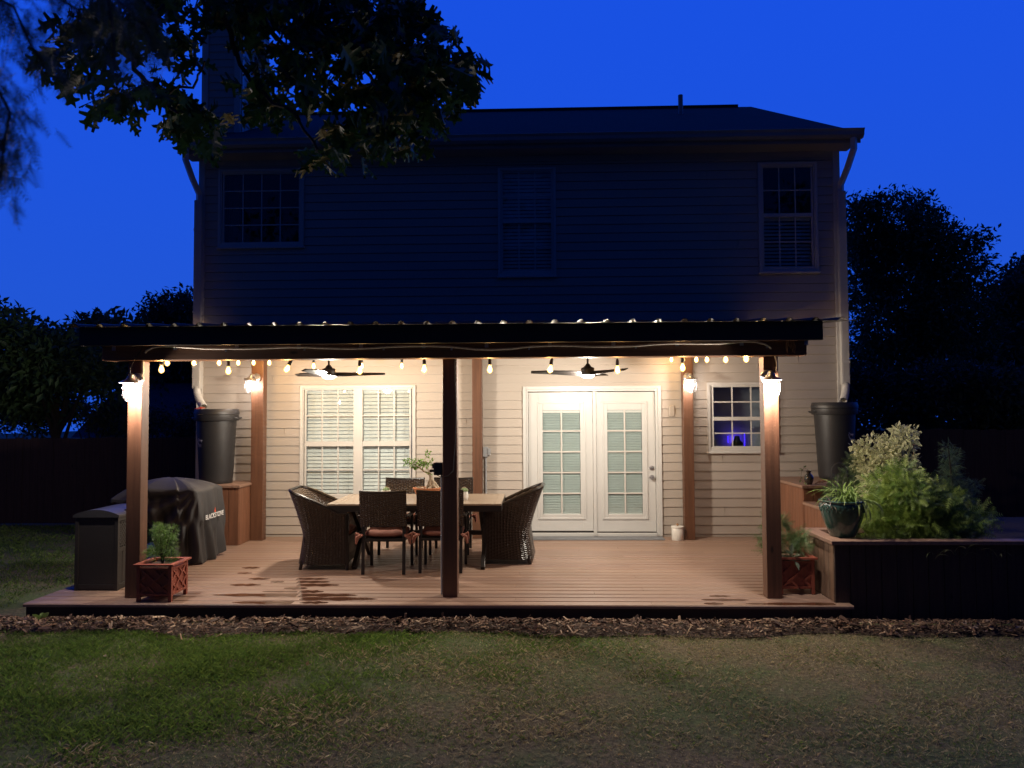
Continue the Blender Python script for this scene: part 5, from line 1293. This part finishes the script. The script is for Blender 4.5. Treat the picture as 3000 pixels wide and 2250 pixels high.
bl = pxb([(470, 910, 36), (520, 895, 36), (570, 905, 40), (440, 940, 26), (500, 960, 50), (570, 970, 50), (420, 915, 14), (620, 920, 40), (560, 1040, 60), (460, 1030, 60), (460, 1100, 50), (540, 1110, 60), (610, 1090, 50), (500, 1150, 50)], 20, 1.2)
tree('distant_tree', 'small dark tree showing above the patio cover roof left of the house', 'tree', (-14.2, 20, 0), bl, 15000, .22, (.02, .05, .025), (.045, .085, .045), (.3, 5), 45, clump=12)
bl = pxb([(300, 960, 30), (340, 985, 40), (300, 1040, 60), (380, 1020, 55), (260, 970, 22), (400, 1080, 50), (240, 1010, 40)], 9, .8)
tree('distant_tree', 'dark tree just above the left end of the patio cover roof', 'tree', (-10.7, 9, 0), bl, 8000, .2, GA, GB, (.2, 3), 48, clump=10)
bl = pxb([(340, 1190, 45), (290, 1230, 40), (400, 1230, 45), (250, 1200, 30), (340, 1260, 45), (200, 1200, 40), (110, 1240, 50), (20, 1220, 50)], 4.2, .5)
tree('understory_bush', 'thin dark bush over the fence between the bin and the left tree', 'bush', (-9.0, 4.2, 0), bl, 6500, .085, (.03, .05, .03), (.08, .10, .08), (.06, 1.3), 46, clump=5, shell=.2)
bl = pxb([(470, 1220, 26), (500, 1240, 30), (540, 1220, 24), (560, 1200, 20), (450, 1255, 30), (520, 1270, 30), (580, 1250, 30), (555, 1265, 30)], 3.6, .4)
tree('understory_bush', 'small-leaved bush over the fence between the left post and the rain barrel', 'bush', (-7.0, 3.6, 0), bl, 2400, .075, (.03, .05, .03), (.09, .11, .09), (.05, 1.2), 47, clump=5, shell=.2)
# neighbour's house
nb = thing('neighbour_house', 'neighbour house with dark roof and pale gable seen left of the house', 'house', (-12.15, 16, 0), math.radians(0))
b = MB(); gxa, gxb_, ez, pz = 0, 6.4, 2.1, 5.1
b.add([(gxa, 0, 0), (gxb_, 0, 0), (gxb_, 0, ez), ((gxa+gxb_)/2, 0, pz), (gxa, 0, ez), (gxa, 9, 0), (gxb_, 9, 0), (gxb_, 9, ez), ((gxa+gxb_)/2, 9, pz), (gxa, 9, ez)], [(0, 1, 2, 3, 4), (6, 5, 9, 8, 7), (0, 4, 9, 5), (1, 6, 7, 2)]); b.build('wall', MT['neighbour'], nb)
b = MB(); b.bar((gxa-.5, -.14, ez-.42), ((gxa+gxb_)/2, -.14, pz+.05), .05, .20, (0, 1, 0)); b.bar((gxb_+.5, -.14, ez-.42), ((gxa+gxb_)/2, -.14, pz+.05), .05, .20, (0, 1, 0)); b.build('rake_board', MT['trim'], nb)
b = MB(); m_ = (gxa+gxb_)/2
for s, xe in ((-1, gxa-.55), (1, gxb_+.55)): b.add([(m_, -.12, pz+.12), (xe, -.12, ez-.33), (xe, 9.2, ez-.33), (m_, 9.2, pz+.12), (m_, -.12, pz+.2), (xe, -.12, ez-.25), (xe, 9.2, ez-.25), (m_, 9.2, pz+.2)], [(0, 1, 2, 3), (4, 7, 6, 5), (0, 4, 5, 1), (1, 5, 6, 2)])
b.build('roof', MT['nroof'], nb)
nw = thing('neighbour_wing', 'low wing of the neighbour house with a broad dark roof slope', 'house', (-16.2, 15.2, 0))
b = MB(); b.box((0, .6, 0), (3.6, 6, 1.2)); b.build('wall', MT['neighbour'], nw)
b = MB(); b.add([(-.3, .2, 1.15), (4.2, .2, 1.15), (4.2, 3.4, 3.2), (-.3, 3.4, 3.2), (4.2, 6.5, 1.15), (-.3, 6.5, 1.15)], [(0, 1, 2, 3), (3, 2, 4, 5), (0, 3, 5), (1, 4, 2)]); b.build('roof', MT['nroof'], nw)
# the pale frame far right (a garden arbour)
ar = thing('garden_arbour', 'pale garden arbour post and beam at the right edge beyond the fence', 'arbour', (0, 0, 0))
x, z = at(2990, 1205, 9); b = MB(); b.box((x, 9, 0), (x+.10, 9.1, z-.05)); b.box((x+1.8, 9, 0), (x+1.9, 9.1, z-.05)); b.build('post', MT['trim'], ar)
b = MB(); b.box((x-.2, 8.95, z-.05), (x+2.1, 9.15, z+.08)); b.box((x-.1, 8.5, z+.081), (x-.03, 9.6, z+.16)); b.box((x+.15, 8.5, z+.081), (x+.22, 9.6, z+.16)); b.build('beam', MT['trim'], ar)

# ================================================================== OVERHANGING OAK
ok = thing('oak_tree', 'dark lobed-leaf oak boughs hanging over the top left of the picture', 'tree', (-3.4, -13.2, 0))
off = np.array([3.4, 13.2, 0])
def pw(px, py, Y): x, z = at(px, py, Y); return np.array([x, Y, z])+off
segs = [((640, -60), (760, 60), (900, 110), (1040, 170), (1180, 210), (1340, 260)), ((760, 60), (860, 160), (980, 260), (1090, 330), (1190, 400)), ((560, -60), (420, 80), (350, 130), (390, 200), (470, 280), (520, 330)),
        ((420, 80), (280, 130), (190, 210), (130, 225)), ((900, 110), (1080, 90), (1220, 60), (1280, 20)), ((640, 20), (700, 160), (740, 260), (860, 330), (930, 440)), ((1040, 170), (1130, 280), (1280, 360), (1360, 320)), ((470, 280), (560, 250), (600, 180))]
b = MB(); base = np.array([.4, .3, 5.9])
lim0 = pw(600, -260, -6.4)
b.tube([(0, 0, 0), (.1, .1, 2.0), (.2, .2, 4.2), tuple(base)], [.34, .27, .2, .15], 12)
b.tube([tuple(base), tuple((base+lim0)/2+np.array([0, 0, .5])), tuple(lim0)], [.14, .09, .055], 9)
for i, sgm in enumerate(segs):
    yy = -6.6+.5*math.sin(i*2.3); pts = [pw(px, py, yy+.12*math.sin(k*1.7+i)) for k, (px, py) in enumerate(sgm)]
    if i in (0, 2): pts = [lim0]+pts
    fine = []
    for p_, q_ in zip(pts[:-1], pts[1:]):
        for k in range(4): fine.append(tuple(p_+(q_-p_)*k/4+nr.normal(size=3)*.008))
    fine.append(tuple(pts[-1])); m = len(fine); r0 = (.030, .016, .022, .012, .014, .014, .012, .008)[i]
    b.tube(fine, [r0*(1-.75*k/m)+.002 for k in range(m)], 6)
for k in range(9):
    a = k*.8; q = base+np.array([math.cos(a)*2.6, math.sin(a)*2.2-1.0, 1.2+.8*math.sin(k)]); b.tube([tuple(base), tuple((base+q)/2+np.array([0, 0, .4])), tuple(q)], [.09, .05, .015], 6)
b.build('trunk', MT['darkbark'], ok, True)
# leaf clusters of the bough that shows (x, y, radius in photo pixels, leaves)
CL = [(600, 0, 90, 50), (720, 50, 110, 70), (850, 40, 100, 70), (960, 60, 100, 70), (1080, 60, 90, 55), (1180, 40, 70, 35), (1240, 60, 45, 14), (1010, 150, 100, 60), (1120, 150, 95, 55), (1220, 150, 80, 40), (1300, 120, 55, 18), (1290, 210, 75, 36),
      (1350, 210, 60, 22), (1395, 265, 42, 14), (1400, 200, 30, 6), (1330, 310, 60, 24), (1240, 260, 85, 42), (1150, 270, 80, 36), (1060, 330, 70, 26), (1180, 370, 75, 34), (1260, 360, 70, 26), (1130, 420, 60, 18), (1200, 430, 50, 14), (1020, 420, 55, 16), (960, 450, 45, 14), (930, 490, 28, 8),
      (890, 300, 60, 20), (830, 330, 50, 14), (790, 350, 42, 12), (740, 250, 60, 22), (730, 160, 60, 20), (800, 200, 60, 22), (900, 190, 70, 30), (700, 170, 26, 3), (1100, 240, 90, 40), (980, 280, 60, 18), (1180, 200, 80, 30), (640, 370, 60, 24), (570, 360, 50, 18), (520, 330, 50, 16), (480, 300, 45, 14), (510, 400, 34, 9), (560, 430, 30, 6), (440, 265, 36, 9), (400, 280, 34, 9), (350, 320, 50, 18), (300, 320, 42, 13), (240, 260, 34, 9), (180, 200, 46, 14), (120, 205, 30, 6), (230, 180, 46, 14), (165, 275, 18, 3), (290, 250, 30, 7), (220, 110, 60, 20), (300, 70, 75, 34), (400, 60, 85, 40), (500, 40, 80, 36), (350, 120, 50, 16), (560, 140, 36, 9), (570, 210, 30, 6), (450, 130, 46, 12), (270, 170, 36, 9), (1060, 480, 20, 3), (520, 240, 22, 4), (380, 350, 30, 7)]
P_ = []; rs = np.random.RandomState(77)
for px, py, r, n in CL:
    for i in range(n):
        a = rs.uniform(0, 2*PI); q = r*math.sqrt(rs.uniform())*.93; y = -6.6+rs.normal()*.32
        if 606 < px+q*math.cos(a) < 722 and 60 < py+q*math.sin(a)*.9-28 < 345 and rs.uniform() < .9: continue
        x, z = at(px+q*math.cos(a)-(18 if px > 1150 else 0), py+q*math.sin(a)*.9-28, y); P_.append((x, y, z))
P_ = np.array(P_)+off; n = len(P_)
D = rs.normal(size=(n, 3))*np.array([1, .9, .55]); D[:, 2] -= .75
V1, F1, T1 = instance(OAK[0], OAK[1], P_, dirmats(D, rs, .75), rs.uniform(.085, .18, n), np.array((.013, .042, .010)), np.array((.032, .080, .018)), rs=rs)
# the part of the crown above and behind the camera
m = 5200; Q = np.stack([rs.uniform(-6.0, 4.5, m), rs.uniform(-17.5, -8.2, m), 4.6+3.6*rs.uniform(0, 1, m)**.8], 1)
keep = (Q[:, 2]-1.9 > (Q[:, 1]+10.8)*.62+.9) & (((Q[:, 0]*.9+1.5)**2+(Q[:, 1]+13)**2) < 34)
keep &= (np.sin(Q[:, 0]*1.9+.6)+np.sin(Q[:, 1]*1.7+Q[:, 2]*1.3)) > -.75
Q = Q[keep]+off; m = len(Q); D = rs.normal(size=(m, 3)); D[:, 2] -= .5
V2, F2, T2 = instance(LEAF[0]*np.array([1, 1.6, 1]), LEAF[1], Q, dirmats(D, rs, .6), rs.uniform(.16, .30, m), np.array((.022, .048, .010)), np.array((.05, .085, .018)), rs=rs)
fast('foliage', np.concatenate([V1, V2]), np.concatenate([F1, F2+len(V1)]), MT['leaf'], ok, np.concatenate([T1, T2]))

rs = np.random.RandomState(91)
for i, (tx, ty, tr) in enumerate(((-9, -25, 6.5), (3, -27, 7), (14, -24, 6))):
    t = thing('backyard_tree', ('big leafy tree at the far left behind the camera', 'big leafy tree straight behind the camera', 'big leafy tree at the far right behind the camera')[i], 'tree', (tx, ty, 0), 0, 'trees behind the camera')
    crown('crown', rblobs((0, 0, 6.5), (tr, 2.5, 6.5), 26, 2.1, 50+i), 7000, .42, GA, GB, t, LEAF, MT['leafdark'], .3, .4, seed=60+i)
    b = MB(); b.tube([(0, 0, 0), (.1, 0, 3), (0, .2, 7), (0, 0, 11)], [.4, .3, .2, .06], 9); b.build('trunk', MT['darkbark'], t, True)

# near conifer spray at the left edge, close to the lens
cf_ = thing('cedar_tree', 'out-of-focus cedar sprays hanging close to the camera at the top left', 'tree', (-2.6, -10.2, 0))
off2 = np.array([2.6, 10.2, 0]); b = MB(); PP = []; DD = []; rs = np.random.RandomState(5)
b.tube([(0, 0, 0), (.0, 0, 1.6), (.05, 0, 3.4)], [.14, .11, .05], 10)
for path, dens in ((((-140, 60), (-40, 200), (30, 330), (10, 430), (0, 560)), 90), (((-120, -60), (40, 20), (90, 130), (130, 190)), 70), (((-120, -120), (120, -40), (230, 30), (230, 110)), 60), (((200, -120), (300, -30), (420, 60), (460, 160)), 70), (((300, -100), (330, 80), (335, 190), (345, 225)), 26), (((-160, 180), (-60, 300), (-20, 420), (-30, 520)), 60)):
    y = -9.35+rs.uniform(-.1, .1); pts = []
    for px, py in path: x, z = at(px, py, y); pts.append(np.array([x, y, z])+off2)
    b.tube([(.03, 0, min(3.3, pts[0][2]+.1))]+[tuple(q) for q in pts], [.012]+[.003]*(len(pts)-1)+[.001], 5)
    for i in range(dens*3):
        s = rs.uniform(0, len(pts)-1.001); k = int(s); q = pts[k]+(pts[k+1]-pts[k])*(s-k); d = (pts[k+1]-pts[k]); d /= np.linalg.norm(d)
        PP.append(q+rs.normal(size=3)*.024); DD.append(d*.6+np.array([rs.normal()*.6, rs.normal()*.5, -.5+rs.normal()*.3]))
b.build('trunk', MT['darkbark'], cf_, True)
V1, F1, T1 = instance(FROND[0], FROND[1], np.array(PP), dirmats(np.array(DD), rs, .8), rs.uniform(.030, .070, len(PP)), np.array((.02, .035, .02)), np.array((.04, .06, .035)), rs=rs)
fast('foliage', V1, F1, MT['leaf'], cf_, T1)
